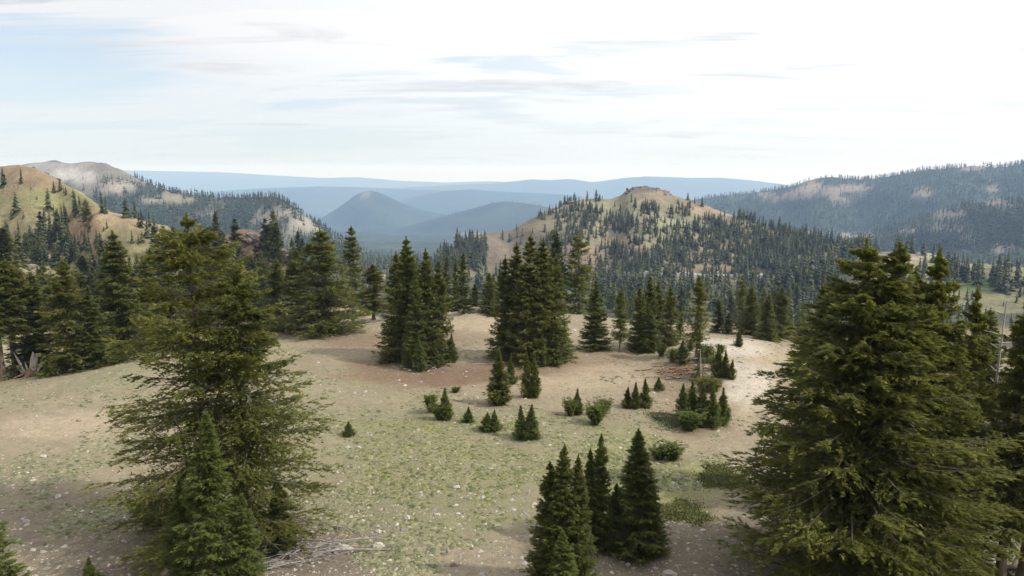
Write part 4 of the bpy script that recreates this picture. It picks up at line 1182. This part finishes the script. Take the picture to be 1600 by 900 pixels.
def wood_batch(A, nk, rng):
    """many small conifers in one mesh: nk drooping sprays each"""
    n = len(A)
    x, y, z, H = A[:, 0], A[:, 1], A[:, 2] - .4, A[:, 3]
    Wd = H * rng.uniform(.12, .27, n)
    pw = rng.uniform(.5, 1.1, (n, 1))
    # layered sprays, larger at the bottom
    t = (np.arange(nk)[None, :] + rng.uniform(0, 1, (n, nk))) / nk
    t = .04 + .90 * t ** 1.15
    ph = rng.uniform(0, 6.283, (n, 1)) + np.arange(nk)[None, :] * 2.399 + rng.normal(0, .3, (n, nk))
    L = Wd[:, None] * (1 - t) ** pw * rng.uniform(.55, 1.35, (n, nk)) + .03 * H[:, None]
    P = np.stack([np.broadcast_to(x[:, None], t.shape), np.broadcast_to(y[:, None], t.shape), z[:, None] + (t + .09) * H[:, None]], -1)
    D = nrm(np.stack([np.cos(ph), np.sin(ph), -.9 + .3 * rng.normal(size=t.shape)], -1))
    Sd = np.stack([-np.sin(ph), np.cos(ph), np.zeros_like(ph)], -1)
    P = P.reshape(-1, 3); D = D.reshape(-1, 3); Sd = Sd.reshape(-1, 3); L = L.ravel() * 1.35
    wk = L * rng.uniform(.8, 1.2, len(L)) * (1.0 if nk > 14 else 1.3)
    V, Qk = kites(P, D, Sd, L, wk, .62, .12)
    tone = np.repeat(rng.normal(.42, .26, n), nk) + rng.normal(0, .08, n * nk)
    # two crossed blades for the spire
    Vs = []
    pt = np.stack([x, y, z + H * .45], 1)
    up = np.tile([0, 0, 1.0], (n, 1))
    for q in (0, 1):
        s_ = np.tile([1.0, 0, 0] if q else [0, 1.0, 0], (n, 1))
        v_, q_ = kites(pt, up, s_, H * .55, H * .11, .15)
        Vs.append((v_, q_))
    Vall = [V] + [a for a, b in Vs]; Qall = [Qk, Vs[0][1] + len(V), Vs[1][1] + len(V) + len(Vs[0][0])]
    tn = np.concatenate([np.repeat(tone, 4), np.full(len(Vs[0][0]) * 2, .4)])
    return np.concatenate(Vall), np.concatenate(Qall), tn


rs = WOODA[rest]
m_near = rs[:, 1] < 1000
V1, Q1, t1_ = wood_batch(rs[m_near], 34, rng)
V2, Q2, t2_ = wood_batch(rs[~m_near], 8, rng)
wm = mk_mesh('forest', np.concatenate([V1, V2]), np.concatenate([Q1, Q2 + len(V1)]), False, {'tone': np.concatenate([t1_, t2_])})
fo = link('forest', wm, M_FOL_FAR)
tag(fo, 'mass of dark conifers covering the hills and valleys beyond the meadow', 'forest', kind='stuff')

# ------------------------------------------------------------------ road across the foot of the rocky hill
uu = np.linspace(948, 1200, 60)
vv = 427.5 + 1.2 * np.sin((uu - 948) / 60) + (uu - 948) * .012
x, y, z = ground_at(uu, vv)
y = np.convolve(np.pad(y, 6, mode='edge'), np.ones(13) / 13, 'valid'); x = (uu - 800) / F * CP * y
z = terrain(x, y) + .5
Vr = np.concatenate([np.stack([x, y - 2.6, z], 1), np.stack([x, y + 2.6, z + .6], 1), np.stack([x, y - 3.0, z - 2.5], 1)])
n = len(x); i0 = np.arange(n - 1)
Qr = np.concatenate([np.stack([i0, i0 + 1, i0 + 1 + n, i0 + n], 1), np.stack([i0 + 2 * n, i0 + 1 + 2 * n, i0 + 1, i0], 1)])
road = link('road', mk_mesh('road', Vr, Qr, False, {'tone': np.zeros(len(Vr)) + .5}), M_ROAD)
tag(road, 'thin grey road crossing the foot of the rocky topped hill', kind='structure')

# ------------------------------------------------------------------ ground cover and stones of the meadow
rng = np.random.default_rng(9)


def scat_meadow(n, u0=-60, u1=1660, v0=470, v1=915):
    uu = rng.uniform(u0, u1, n); vv = v0 + (v1 - v0) * rng.uniform(0, 1, n)
    x, y, z = ground_at(uu, vv)
    ok = ~np.isnan(x) & (y < 100)
    return uu[ok], vv[ok], x[ok], y[ok], z[ok]


vegc = np.clip(veg, -1, 1.6)


def grid_at(Gd, x, y):
    a = x / np.sqrt(y ** 2 + 900.0)
    ci = np.clip(np.searchsorted(sa, a), 1, len(sa) - 1); ri = np.clip(np.searchsorted(ry, y), 1, len(ry) - 1)
    return Gd[ri, ci]


def tufts(n, hmin, hmax, thr, nb, name, mt, lab, green=False):
    uu, vv, x, y, z = scat_meadow(n)
    vg = grid_at(vegc, x, y)
    gg = grid_at(gr, x, y)
    pr = sstep(thr, thr + .8, vg + fbm(x / 1.2, y / 1.2, 77, 3) * 1.5 + fbm(x / 5, y / 5, 78, 3) * 2.2 - .1)
    if green:
        pr = pr * sstep(.1, .5, gg)
    ok = rng.uniform(size=len(x)) < pr
    x, y, z = x[ok], y[ok], z[ok]
    n = len(x)
    h = rng.uniform(hmin, hmax, n) * rng.uniform(.6, 1.3, n)
    # each plant is a low ragged cushion: a raised centre and an uneven rim, with a few leaf tips standing out
    k = nb
    ph = rng.uniform(0, 6.283, (n, 1)) + np.arange(k)[None, :] * 6.283 / k
    rr = h[:, None] * rng.uniform(.7, 1.7, (n, k)) * 1.15
    asp = rng.uniform(.6, 1.0, (n, 1))
    rim = np.stack([x[:, None] + np.cos(ph) * rr, y[:, None] + np.sin(ph) * rr * asp, z[:, None] + rng.uniform(-.02, .015, (n, k))], -1)
    top = np.stack([x, y, z + h * rng.uniform(.35, .8, n)], -1)
    V = np.concatenate([top[:, None], rim], 1).reshape(-1, 3)
    b0 = (np.arange(n) * (k + 1))[:, None]
    i_ = np.arange(k)[None, :]
    Qk = np.stack([b0 + 0 * i_, b0 + 1 + i_, b0 + 1 + (i_ + 1) % k], -1).reshape(-1, 3)
    tone = np.repeat(np.clip(rng.normal(.5, .28, n), 0, 1), k + 1)
    o = link(name, mk_mesh(name, V, Qk, False, {'tone': tone}), mt)
    tag(o, lab, 'ground cover', kind='stuff')


tufts(60000, .05, .12, .15, 6, 'ground_cover', M_TUFT, 'low grey-green cushion plants spread over the sandy meadow')
tufts(34000, .05, .12, .1, 6, 'grass', M_GRASS, 'greener low plants in the damp middle of the meadow', green=True)


def stone_mesh(rng_, sub=1, flat=.55, rough=.22):
    """an irregular stone of unit radius from a faceted sphere"""
    t = (1 + 5 ** .5) / 2
    v = np.array([(-1, t, 0), (1, t, 0), (-1, -t, 0), (1, -t, 0), (0, -1, t), (0, 1, t), (0, -1, -t), (0, 1, -t), (t, 0, -1), (t, 0, 1), (-t, 0, -1), (-t, 0, 1)], float)
    f = [(0, 11, 5), (0, 5, 1), (0, 1, 7), (0, 7, 10), (0, 10, 11), (1, 5, 9), (5, 11, 4), (11, 10, 2), (10, 7, 6), (7, 1, 8), (3, 9, 4), (3, 4, 2), (3, 2, 6), (3, 6, 8), (3, 8, 9), (4, 9, 5), (2, 4, 11), (6, 2, 10), (8, 6, 7), (9, 8, 1)]
    if sub < 0:
        v = np.array([(1, 0, 0), (-1, 0, 0), (0, 1, 0), (0, -1, 0), (0, 0, 1), (0, 0, -1)], float) + rng_.normal(0, .12, (6, 3))
        f = [(0, 2, 4), (2, 1, 4), (1, 3, 4), (3, 0, 4), (2, 0, 5), (1, 2, 5), (3, 1, 5), (0, 3, 5)]
    v = nrm(v)
    for _ in range(max(sub, 0)):
        nf = []; cache = {}; v = list(v)

        def mid(a, b):
            k = (min(a, b), max(a, b))
            if k not in cache:
                m_ = (np.array(v[a]) + np.array(v[b])); v.append(m_ / np.linalg.norm(m_)); cache[k] = len(v) - 1
            return cache[k]
        for a, b, c in f:
            ab, bc, ca = mid(a, b), mid(b, c), mid(c, a)
            nf += [(a, ab, ca), (b, bc, ab), (c, ca, bc), (ab, bc, ca)]
        f = nf; v = np.array(v)
    for _ in range(5):           # plane cuts give flat broken faces
        d = nrm(rng_.normal(size=3)); k = rng_.uniform(.55, .85)
        s_ = v @ d
        v = v - np.maximum(s_ - k, 0)[:, None] * d
    v = v * (1 + rng_.normal(0, rough * .2, (len(v), 1)))
    v = v * np.array([1.0, rng_.uniform(.6, .95), flat])
    return v, np.array(f)


# gravel: uncounted small stones as one mesh
bank = [stone_mesh(rng, -1) for _ in range(6)]
uu, vv, x, y, z = scat_meadow(34000)
sizes = np.exp(rng.normal(-3.25, .68, len(x)))
ok = rng.uniform(size=len(x)) < .25 + .55 * sstep(-.3, .5, fbm(x / 4, y / 4, 88, 3)) + .3 * (vv > 800)
x, y, z, sizes = x[ok], y[ok], z[ok], np.clip(sizes[ok], .015, .19)
Vg = []; Fg = []; tg = []; o_ = 0
bi = rng.integers(0, 6, len(x))
for b in range(6):
    m_ = bi == b
    v0, f0 = bank[b]
    nn = m_.sum(); th = rng.uniform(0, 6.28, nn)
    c, s_ = np.cos(th)[:, None], np.sin(th)[:, None]
    sz = sizes[m_][:, None]
    vx = (v0[:, 0] * c - v0[:, 1] * s_) * sz + x[m_][:, None]
    vy = (v0[:, 0] * s_ + v0[:, 1] * c) * sz + y[m_][:, None]
    vz = v0[:, 2] * sz + z[m_][:, None] + .006
    Vg.append(np.stack([vx, vy, vz], -1).reshape(-1, 3))
    Fg.append((f0[None] + (np.arange(nn) * len(v0))[:, None, None]).reshape(-1, 3) + o_)
    tg.append(np.repeat(np.clip(rng.normal(.45, .3, nn), 0, 1), len(v0)))
    o_ += nn * len(v0)
gv = link('gravel', mk_mesh('gravel', np.concatenate(Vg), np.concatenate(Fg), False, {'tone': np.concatenate(tg)}), M_ROCK)
tag(gv, 'pale small stones strewn over the meadow soil', 'gravel', kind='stuff')

ROCKS = [(536, 862, 34, 0, 'largest pale grey boulder behind the dead branch pile'), (592, 854, 22, 0, 'flat whitish rock right of the dead branch pile'), (713, 762, 12, 0, 'white rock in the green middle of the meadow, right one'),
         (657, 770, 9, 0, 'white rock in the green middle of the meadow, left one'), (637, 810, 13, 0, 'pinkish rock below the green middle of the meadow'), (639, 825, 8, 0, 'small white rock just below the pinkish rock'),
         (709, 884, 16, 1, 'dark rock at the bottom edge left of the firs'), (683, 805, 11, 0, 'dusty flat rock right of the pinkish rock'), (715, 803, 9, 0, 'dusty rock farthest right below the green meadow'), (543, 700, 9, 0, 'left of two white stones beneath the lone sapling'),
         (560, 700, 10, 0, 'right of two white stones beneath the lone sapling'), (533, 753, 7, 0, 'small white stone in the left part of the green meadow'), (68, 714, 12, 0, 'white rock in the far left of the meadow'),
         (51, 752, 11, 0, 'white rock below the far left white rock'), (91, 777, 13, 0, 'flat pale rock at the upper edge of the shadowed brown litter'), (107, 799, 9, 0, 'small pale rock beside the dark tuft in the shadowed brown litter'),
         (41, 815, 12, 0, 'pale rock beside the lower left corner conifer'), (216, 816, 9, 0, 'upright pale stone by the shrub under the tall hemlock'), (1097, 830, 12, 0, 'brown grey rock on bare soil under the mossy mat'),
         (975, 862, 14, 0, 'whitish flat rock at the foot of the broad dark fir'), (1046, 899, 26, 0, 'white rock at the bottom edge right of the broad dark fir'), (935, 866, 9, 1, 'reddish rock between the fir groups'), (885, 654, 7, 1, 'red brown stone above the loose shrub'),
         (940, 593, 7, 1, 'brown rock alone on the bare soil patch'), (571, 613, 9, 0, 'white stone alone in the open upper meadow'), (740, 604, 7, 0, 'lilac grey stone on the reddish soil'), (745, 622, 8, 0, 'lilac grey stone left of the largest dark sapling'),
         (1135, 840, 8, 0, 'small pale stone left of the great trees'), (1075, 850, 8, 0, 'small pale stone on the bare soil beside the broad dark fir'), (896, 518, 12, 0, 'white rock beside the cone shaped fir, far edge'),
         (123, 658, 9, 1, 'dark stone lying on the sandy strip at left'), (440, 880, 10, 0, 'pale stone among the lower dead branches'),
         (1064, 544, 9, 0, 'pale boulder at the left end of the pale mound crest'), (1112, 538, 8, 0, 'pale boulder on the crest of the pale mound, behind the scrub'), (1146, 540, 10, 0, 'broad pale boulder near the tiny dark sapling of the pale mound'),
         (1088, 572, 9, 0, 'pale boulder between the scrub bushes of the pale mound'), (1106, 584, 10, 0, 'pale boulder above the three olive scrub bushes'), (1158, 566, 8, 0, 'pale boulder on the right flank of the pale mound'), (1172, 590, 9, 0, 'lowest pale boulder on the right flank of the pale mound'),
         (1048, 549, 7, 0, 'small pale boulder by the round shrub at the mound end')]
rk = [mk_mesh('rock', *stone_mesh(np.random.default_rng(300 + i), 2, .5, .3), smooth=False, attrs=None) for i in range(5)]
for m_ in rk:
    at = m_.attributes.new('tone', 'FLOAT', 'POINT'); at.data.foreach_set('value', np.full(len(m_.vertices), .6, np.float32))
rkb = [m_.copy() for m_ in rk]
for i, (u, v, w, dk, lb) in enumerate(ROCKS):
    x, y, z = base_from(u, v)
    sz = w / F * y * .5 * 1.06
    o = link('rock', (rkb if dk else rk)[i % 5], M_ROCK_BROWN if dk else M_ROCK)
    o.location = (x, y, z + sz * .12); o.scale = (sz, sz, sz * 1.0); o.rotation_euler = (0, 0, random.uniform(-.6, .6))
    tag(o, lb, 'rock')


# ------------------------------------------------------------------ dead wood
def bent_branch(rng_, L, r, k=8, wob=.05, side=4, forks=4, arch=.1):
    """a fallen branch along +X with forks"""
    s_ = np.linspace(0, 1, k)
    P = np.zeros((1, k, 3)); P[0, :, 0] = s_ * L
    w = np.cumsum(rng_.normal(0, wob, (k, 2)), 0) * L * .5
    P[0, :, 1] = w[:, 0] - w[0, 0]; P[0, :, 2] = np.abs(w[:, 1] - w[0, 1]) * .4 + r + arch * L * np.sin(s_ * 3.14) * .6
    V, Qd = tubes(P, (r * (1 - .75 * s_))[None], 6)
    Vs, Qs = [V], [Qd]; o_ = len(V)
    for j in range(forks):
        i = rng_.integers(1, k - 1)
        st = P[0, i]; a = rng_.choice([-1, 1]) * rng_.uniform(.3, 1.0); l = L * rng_.uniform(.2, .45)
        q = np.linspace(0, 1, 5)
        wv = np.cumsum(rng_.normal(0, .06, (5, 3)), 0) * l
        wv[0] = 0
        PP = st + np.stack([np.cos(a) * q * l, np.sin(a) * q * l, rng_.uniform(-.1, .35) * q * l], 1) + wv
        PP[:, 2] = np.maximum(PP[:, 2], .01)
        v, qd = tubes(PP[None], (r * .5 * (1 - s_[i] * .6) * (1 - .75 * q))[None], 4)
        Vs.append(v); Qs.append(qd + o_); o_ += len(v)
    return np.concatenate(Vs), np.concatenate(Qs)


dr = np.random.default_rng(77)
DB = [mk_mesh('dead_branch', *bent_branch(dr, 3.0, .045, forks=5, arch=.08), smooth=True) for _ in range(4)]
DBR = [m_.copy() for m_ in DB]
GP = 'bleached branches of the dead branch pile'
pile = [(452, 872, 2.6, .5, 0, 'bleached branch arching on the left of the dead branch pile'), (470, 850, 2.8, -.5, .3, 'bleached branch slanting down across the dead branch pile'), (490, 862, 2.9, .15, .25, 'thick bleached branch lying flat under the arching ones'),
        (500, 866, 3.4, .12, 0, 'longest pale branch reaching right from the dead branch pile'), (475, 878, 2.4, 2.6, .1, 'thin bleached branch at the lower rim of the dead branch pile'), (520, 824, 2.2, -.55, 0, 'single pale stick lying above the dead branch pile'),
        (462, 812, 2.0, -.35, 0, 'thin stick left of the single pale stick above the pile'), (412, 893, 2.2, .5, 0, 'pale branch at the bottom edge left of the pile'), (425, 888, 1.8, -.1, .1, 'second pale branch at the bottom edge left of the pile'),
        (405, 832, 1.6, .2, .1, 'white branch end sticking out beneath the young hemlock'), (455, 840, 2.2, -.9, .3, 'upright twiggy branch in the middle of the dead branch pile'), (440, 876, 1.6, 1.2, .1, 'short branch crossing the left end of the dead branch pile')]
for i, (u, v, L, rz, lift, lb) in enumerate(pile):
    x, y, z = base_from(u, v)
    o = link('dead_branch', DB[i % 4], M_DEAD)
    o.location = (x, y, z + .02 + lift * .35); o.rotation_euler = (random.uniform(-.1, .1), -lift * .25, rz); o.scale = (L / 3, L / 3, L / 3 * 1.1)
    tag(o, lb, 'branch', GP)
# twigs of the pile
Vs, Qs, o_ = [], [], 0
for i in range(150):
    u, v = (random.gauss(480, 38), random.gauss(866, 10)) if i < 110 else (random.gauss(415, 10), random.gauss(886, 8))
    x, y, z = base_from(u, v)
    l = random.uniform(.4, 1.3); a = random.uniform(-1, 1) + (3.14 if random.random() < .4 else 0); e_ = random.uniform(-.1, .45)
    q = np.linspace(0, 1, 4)
    PP = np.array([x, y, z + random.uniform(.02, .35)]) + np.stack([np.cos(a) * q * l, np.sin(a) * q * l, e_ * q * l * (1 - q * .6)], 1) + np.cumsum(dr.normal(0, .03, (4, 3)), 0)
    v_, q_ = tubes(PP[None], (.013 * (1 - .7 * q))[None], 3)
    Vs.append(v_); Qs.append(q_ + o_); o_ += len(v_)
tw = link('twigs', mk_mesh('twigs', np.concatenate(Vs), np.concatenate(Qs), True), M_DEAD)
tag(tw, 'tangle of thin grey twigs between the fallen dead branches', 'twigs', kind='stuff')
# other fallen wood
GL = 'reddish fallen logs on the right of the meadow'
for (u, v, L, r, rz, mt, lb, gp, nm) in [(1026, 583, 3.0, .07, -.25, M_ROT, 'long reddish log lying left of the red wood pile', GL, 'fallen_log'), (1045, 577, 2.6, .10, -.35, M_ROT, 'upper reddish log of the red wood pile', GL, 'fallen_log'),
                                      (1052, 587, 2.6, .10, -.1, M_ROT, 'thick reddish log in the middle of the red wood pile', GL, 'fallen_log'), (1062, 580, 2.0, .09, .4, M_ROT, 'reddish log crossing the right end of the red wood pile', GL, 'fallen_log'),
                                      (1040, 593, 2.4, .06, .05, M_DEAD, 'grey log along the lower side of the red wood pile', GL, 'fallen_log'), (992, 580, 3.0, .06, -.15, M_ROT, 'thin reddish stick farthest left of the red wood pile', GL, 'fallen_log'),
                                      (1470, 893, 3.2, .26, -.12, M_BARK, 'thick dark log on the ground between the great trees and the right edge', None, 'fallen_log'), (1535, 899, 2.4, .2, .1, M_BARK, 'log end beside the stout dark trunk near the right edge', None, 'fallen_log'),
                                      (556, 503, 3.6, .07, .1, M_DEAD, 'grey fallen pole under the half dead tree', None, 'fallen_log'), (572, 507, 3.2, .05, -.2, M_DEAD, 'thin grey pole crossing the one under the half dead tree', None, 'fallen_log'),
                                      (176, 562, 3.4, .08, .45, M_DEAD, 'long grey log beside the dark pointed fir', None, 'fallen_log'), (196, 556, 3.4, .06, .1, M_DEAD, 'thin grey log behind the long one beside the pointed fir', None, 'fallen_log'),
                                      (208, 831, 2.0, .06, .2, M_DEAD, 'curved pale root at the foot of the tall hemlock', None, 'dead_branch'), (738, 570, 4.0, .03, .0, M_DEAD, 'thin bleached pole on the ground between the clumps', None, 'dead_branch'),
                                      (640, 574, 1.6, .04, .6, M_DEAD, 'short bleached branch on the reddish soil of the first clump', None, 'dead_branch'), (668, 582, 1.5, .04, 1.4, M_DEAD, 'bleached branch pointing up before the first clump', None, 'dead_branch'),
                                      (609, 566, 1.8, .04, .2, M_DEAD, 'bleached branch left of the first clump foot', None, 'dead_branch'), (690, 728, 1.0, .025, 1.9, M_DEAD, 'thin white stick standing in the green middle meadow', None, 'dead_branch'),
                                      (1180, 888, 2.0, .03, .1, M_DEAD, 'thin pale stick on dark soil left of the great trunks', None, 'dead_branch'), (1012, 537, 2.5, .05, .3, M_DEAD, 'pale stick beside the tight group of firs', None, 'dead_branch')]:
    x, y, z = base_from(u, v)
    o = link(nm, mk_mesh(nm, *bent_branch(dr, L, r, k=7, wob=.02, forks=3, arch=.01), smooth=True), mt)
    o.location = (x, y, z + .01); o.rotation_euler = (0, -.03, rz)
    tag(o, lb, 'log' if 'log' in nm else 'branch', gp)


def chips(name, u0, v0, su, sv, n, l0, l1, r, mt, lab):
    Vs, Qs, o_ = [], [], 0
    for i in range(n):
        x, y, z = base_from(random.gauss(u0, su), random.gauss(v0, sv))
        l = random.uniform(l0, l1); a = random.gauss(0, 1.0)
        q = np.linspace(0, 1, 3)
        PP = np.array([x, y, z + random.uniform(.02, .3)]) + np.stack([np.cos(a) * q * l, np.sin(a) * q * l, random.uniform(-.1, .3) * q * l], 1)
        v_, q_ = tubes(PP[None], (r * (1 - .6 * q))[None], 4)
        Vs.append(v_); Qs.append(q_ + o_); o_ += len(v_)
    t_ = link(name, mk_mesh(name, np.concatenate(Vs), np.concatenate(Qs), True), mt)
    tag(t_, lab, 'wood debris', kind='stuff')


chips('wood_debris', 1056, 584, 20, 5, 60, .3, 1.3, .04, M_ROT, 'broken reddish wood heaped around the fallen logs')
chips('wood_debris', 572, 503, 14, 3, 50, .5, 1.8, .03, M_DEAD, 'grey sticks heaped under the half dead tree')
chips('wood_debris', 200, 558, 24, 4, 60, .5, 2.0, .03, M_DEAD, 'grey sticks strewn beside the dark pointed fir')
chips('wood_debris', 665, 578, 40, 5, 40, .2, .8, .02, M_DEAD, 'small sticks on the litter before the first clump')

# the broken white stump at the left
x, y, z = base_from(47, 588)
st = empty('broken_stump', (x, y, z))
tag(st, 'shattered stump with splayed white splinters at the left end of the meadow', 'stump')
q = np.linspace(0, 1, 4)
v_, q_ = tubes(np.stack([0 * q, 0 * q, q * .8 - .1], 1)[None], np.array([[.55, .42, .34, .20]]), 9)
link('stump_base', mk_mesh('stump_base', v_, q_, True), M_ROT, st)
for (dx, tilt, l, w) in [(-.35, -.42, 2.1, .13), (-.1, -.2, 1.1, .12), (.12, .16, 2.0, .26), (.3, .24, 1.9, .22), (.5, .55, 1.6, .12), (.35, .75, 1.4, .09), (-.5, -.7, 1.0, .09)]:
    q = np.linspace(0, 1, 4)
    PP = np.stack([dx + np.sin(tilt) * q * l, dr.normal(0, .03, 4), .15 + np.cos(tilt) * q * l], 1)
    v_, q_ = tubes(PP[None], (w * np.array([.8, 1, .8, .15]))[None], 5)
    v_ = (v_ - PP.mean(0)) * np.array([1, .4, 1]) + PP.mean(0)
    link('splinter', mk_mesh('splinter', v_, q_, False), M_DEAD, st)
for a in np.linspace(0, 6.28, 6)[:-1]:
    q = np.linspace(0, 1, 4)
    PP = np.stack([np.cos(a) * (.3 + q), np.sin(a) * (.3 + q) * .7, .3 - .32 * q], 1)
    v_, q_ = tubes(PP[None], (.12 * (1 - .7 * q))[None], 5)
    link('root', mk_mesh('root', v_, q_, True), M_ROT, st)

# pale leaning dead stems inside the first clump and near the right edge
for (u, v, H, r, lean, lb) in [(632, 558, 3.0, .10, .04, 'pale dead stem at the left inside the first meadow clump'), (652, 560, 3.2, .13, .25, 'pale leaning dead stem in the middle of the first meadow clump'), (1095, 598, 2.6, .055, -.05, 'short pale bare snag behind the red wood pile')]:
    x, y, z = base_from(u, v)
    q = np.linspace(0, 1, 7)
    PP = np.stack([lean * H * q ** 1.5, 0 * q, H * q - .05], 1)
    v_, q_ = tubes(PP[None], (r * (1 - .7 * q))[None], 7)
    o = link('snag', mk_mesh('snag', v_, q_, True), M_DEAD); o.location = (x, y, z)
    tag(o, lb, 'snag')
x, y, z = base_from(1562, None, 31.0)
top = CZ - 31.0 * float(tanv(470)); bot = z
H = top - bot
e = empty('grey_snag', ((1567 - 800) / F * 31.6, 31.0, bot)); tag(e, 'bare silver snag with short broken limbs at the right edge', 'snag')
q = np.linspace(0, 1, 12)
v_, q_ = tubes(np.stack([.06 * np.sin(q * 7), 0 * q, H * q], 1)[None], (.095 * (1 - .72 * q))[None], 8)
link('trunk', mk_mesh('trunk', v_, q_, True), M_DEAD, e)
for i in range(22):
    t = random.uniform(.35, .97); a = random.uniform(0, 6.28); l = random.uniform(.25, .75)
    qq = np.linspace(0, 1, 5)
    PP = np.stack([np.cos(a) * l * qq, np.sin(a) * l * qq, H * t + l * (.1 * qq + random.uniform(-.1, .5) * qq ** 2)], 1) + np.cumsum(dr.normal(0, .02, (5, 3)), 0)
    PP[0, :2] = 0
    v_, q_ = tubes(PP[None], (.035 * (1 - .75 * qq))[None], 4)
    link('limb', mk_mesh('limb', v_, q_, True), M_DEAD, e)

# ------------------------------------------------------------------ rock outcrops on the hills
OUT = [mk_mesh('boulder', *stone_mesh(np.random.default_rng(500 + i), 2, .8, .5), smooth=False) for i in range(5)]
OUTB = [m_.copy() for m_ in OUT]
for grp_ in (OUT, OUTB):
    for m_ in grp_:
        at = m_.attributes.new('tone', 'FLOAT', 'POINT'); at.data.foreach_set('value', np.full(len(m_.vertices), .3, np.float32))


def outcrop(label, spots, Y, brown, smin, smax, sq=.7):
    xs = [point(u, v, Y)[0] for u, v in spots]
    x0 = sum(xs) / len(xs)
    e = empty('rock_outcrop', (x0, Y, tz(x0, Y))); tag(e, label, 'rock outcrop')
    z0 = e.location.z
    for i, (u, v) in enumerate(spots):
        x, _, zz = point(u, v, Y)
        y = Y + random.uniform(-4, 4)
        r = random.uniform(smin, smax)
        o = link('boulder', (OUTB if brown else OUT)[i % 5], M_CRAG if brown else M_ROCK, e)
        o.location = (x - x0, y - Y, min(zz, tz(x, y) + r * .55) - z0)
        o.scale = (r * random.uniform(.9, 1.5), r, r * sq * random.uniform(.8, 1.2)); o.rotation_euler = (random.uniform(-.2, .2), random.uniform(-.2, .2), random.uniform(0, 6))


outcrop('brown craggy rock cap on top of the hill right of centre', [(u, 293 + abs(u - 1004) * .12 + random.uniform(-1, 2)) for u in range(978, 1032, 3)] + [(u, 298 + random.uniform(-1, 2)) for u in range(982, 1046, 5)], 648, True, 1.0, 2.4, .8)
outcrop('small brown crag on the left shoulder of the rocky topped hill', [(u, 315 + random.uniform(-1, 1)) for u in range(888, 902, 3)], 655, True, 1.2, 2.2)
outcrop('dark rock band below the right side of the hilltop crag', [(u, 302 + (u - 1020) * .1 + random.uniform(-1, 1)) for u in range(1022, 1048, 4)], 640, True, 1.2, 2.2)
outcrop('reddish cliff at the lower left foot of the rocky topped hill', [(random.uniform(885, 925), random.uniform(396, 415)) for _ in range(16)], 560, True, 1.0, 2.6, 1.0)
outcrop('red brown rocky knoll right of the tall hemlock top', [(u, 359 + max(0, u - 398) * .75 + random.uniform(0, 14)) for u in range(386, 446, 3)], 190, True, .6, 1.5)
outcrop('ragged orange rocks along the crest of the left hillside', [(u, 262 + max(0, u - 50) * .4 + random.uniform(0, 10)) for u in range(2, 110, 7)], 296, True, .7, 1.6)
outcrop('grey rocks on top of the pale knoll at right', [(u, 399 + random.uniform(-3, 3)) for u in range(1378, 1420, 5)], 428, False, 1.0, 2.2)
outcrop('scattered rocks on the tan slope at the far left', [(random.uniform(0, 90), random.uniform(400, 450)) for _ in range(22)], 128, True, .3, .8)

# low mats of dense shrubs
for (u, v, wx, wy, lb) in [(1066, 802, 76, 1.1, 'dark olive mat of low shrubs right of the broad dark fir'), (1128, 748, 70, 1.5, 'olive mat of low shrubs at the edge of the great right hand trees'), (1050, 656, 64, 1.3, 'brownish low mat at the foot of the sapling thicket')]:
    x, y, z = base_from(u, v)
    n = 5200
    rr = np.sqrt(dr.uniform(0, 1, n)) * (1 + .25 * dr.normal(size=n) ** 2 * .5); th = dr.uniform(0, 6.283, n)
    rx = wx / F * y * .5
    edge = 1 + .25 * np.sin(th * 3 + u) + .12 * np.sin(th * 7 + v)
    px = x + rr * np.cos(th) * rx * edge; py = y + rr * np.sin(th) * wy * edge
    hh = .12 * np.clip(1 - rr ** 3, .1, 1) * (.6 + .8 * vn(px * 2.2, py * 2.2, 8))
    P = np.stack([px, py, terrain(px, py) + hh * dr.uniform(.5, 1, n)], 1)
    D = nrm(np.stack([dr.normal(0, 1, n), dr.normal(0, 1, n), dr.uniform(.2, 1.4, n)], 1))
    Sd = nrm(np.cross(D, dr.normal(0, 1, (n, 3))))
    V, Qk = blades(P, D, Sd, dr.uniform(.05, .13, n), dr.uniform(.04, .08, n))
    o = link('shrub_mat', mk_mesh('shrub_mat', V - np.array([x, y, z]), Qk, False, {'tone': np.repeat(dr.normal(.35, .2, n), 3)}), M_TUFT if u == 1050 else M_GRASS)
    o.location = (x, y, z)
    tag(o, lb, 'shrub')

# ------------------------------------------------------------------ the air
def box_mesh(name, x0, x1, y0, y1, z0, z1):
    V = [(x, y, z) for x in (x0, x1) for y in (y0, y1) for z in (z0, z1)]
    Fc = [(0, 1, 3, 2), (4, 6, 7, 5), (0, 4, 5, 1), (2, 3, 7, 6), (0, 2, 6, 4), (1, 5, 7, 3)]
    return mk_mesh(name, V, np.array(Fc))


ZT = max(float(GZ.max()), max(o.location.z for o in COL.objects), CZ) + 18
hz = link('haze', box_mesh('haze', -45000, 45000, -80, 28500, float(GZ.min()) - 1, ZT))
hm = bpy.data.materials.new('haze'); hm.use_nodes = True
g = NT(hm.node_tree)
pv = g.n('ShaderNodeVolumePrincipled', {'Color': (.40, .61, 1.0, 1), 'Absorption Color': (1, 1, 1, 1), 'Density': 1.25e-4, 'Anisotropy': .1})
g.n('ShaderNodeOutputMaterial', {'Volume': pv.outputs[0]})
hz.data.materials.append(hm)
tag(hz, 'pale blue summer haze', kind='stuff')
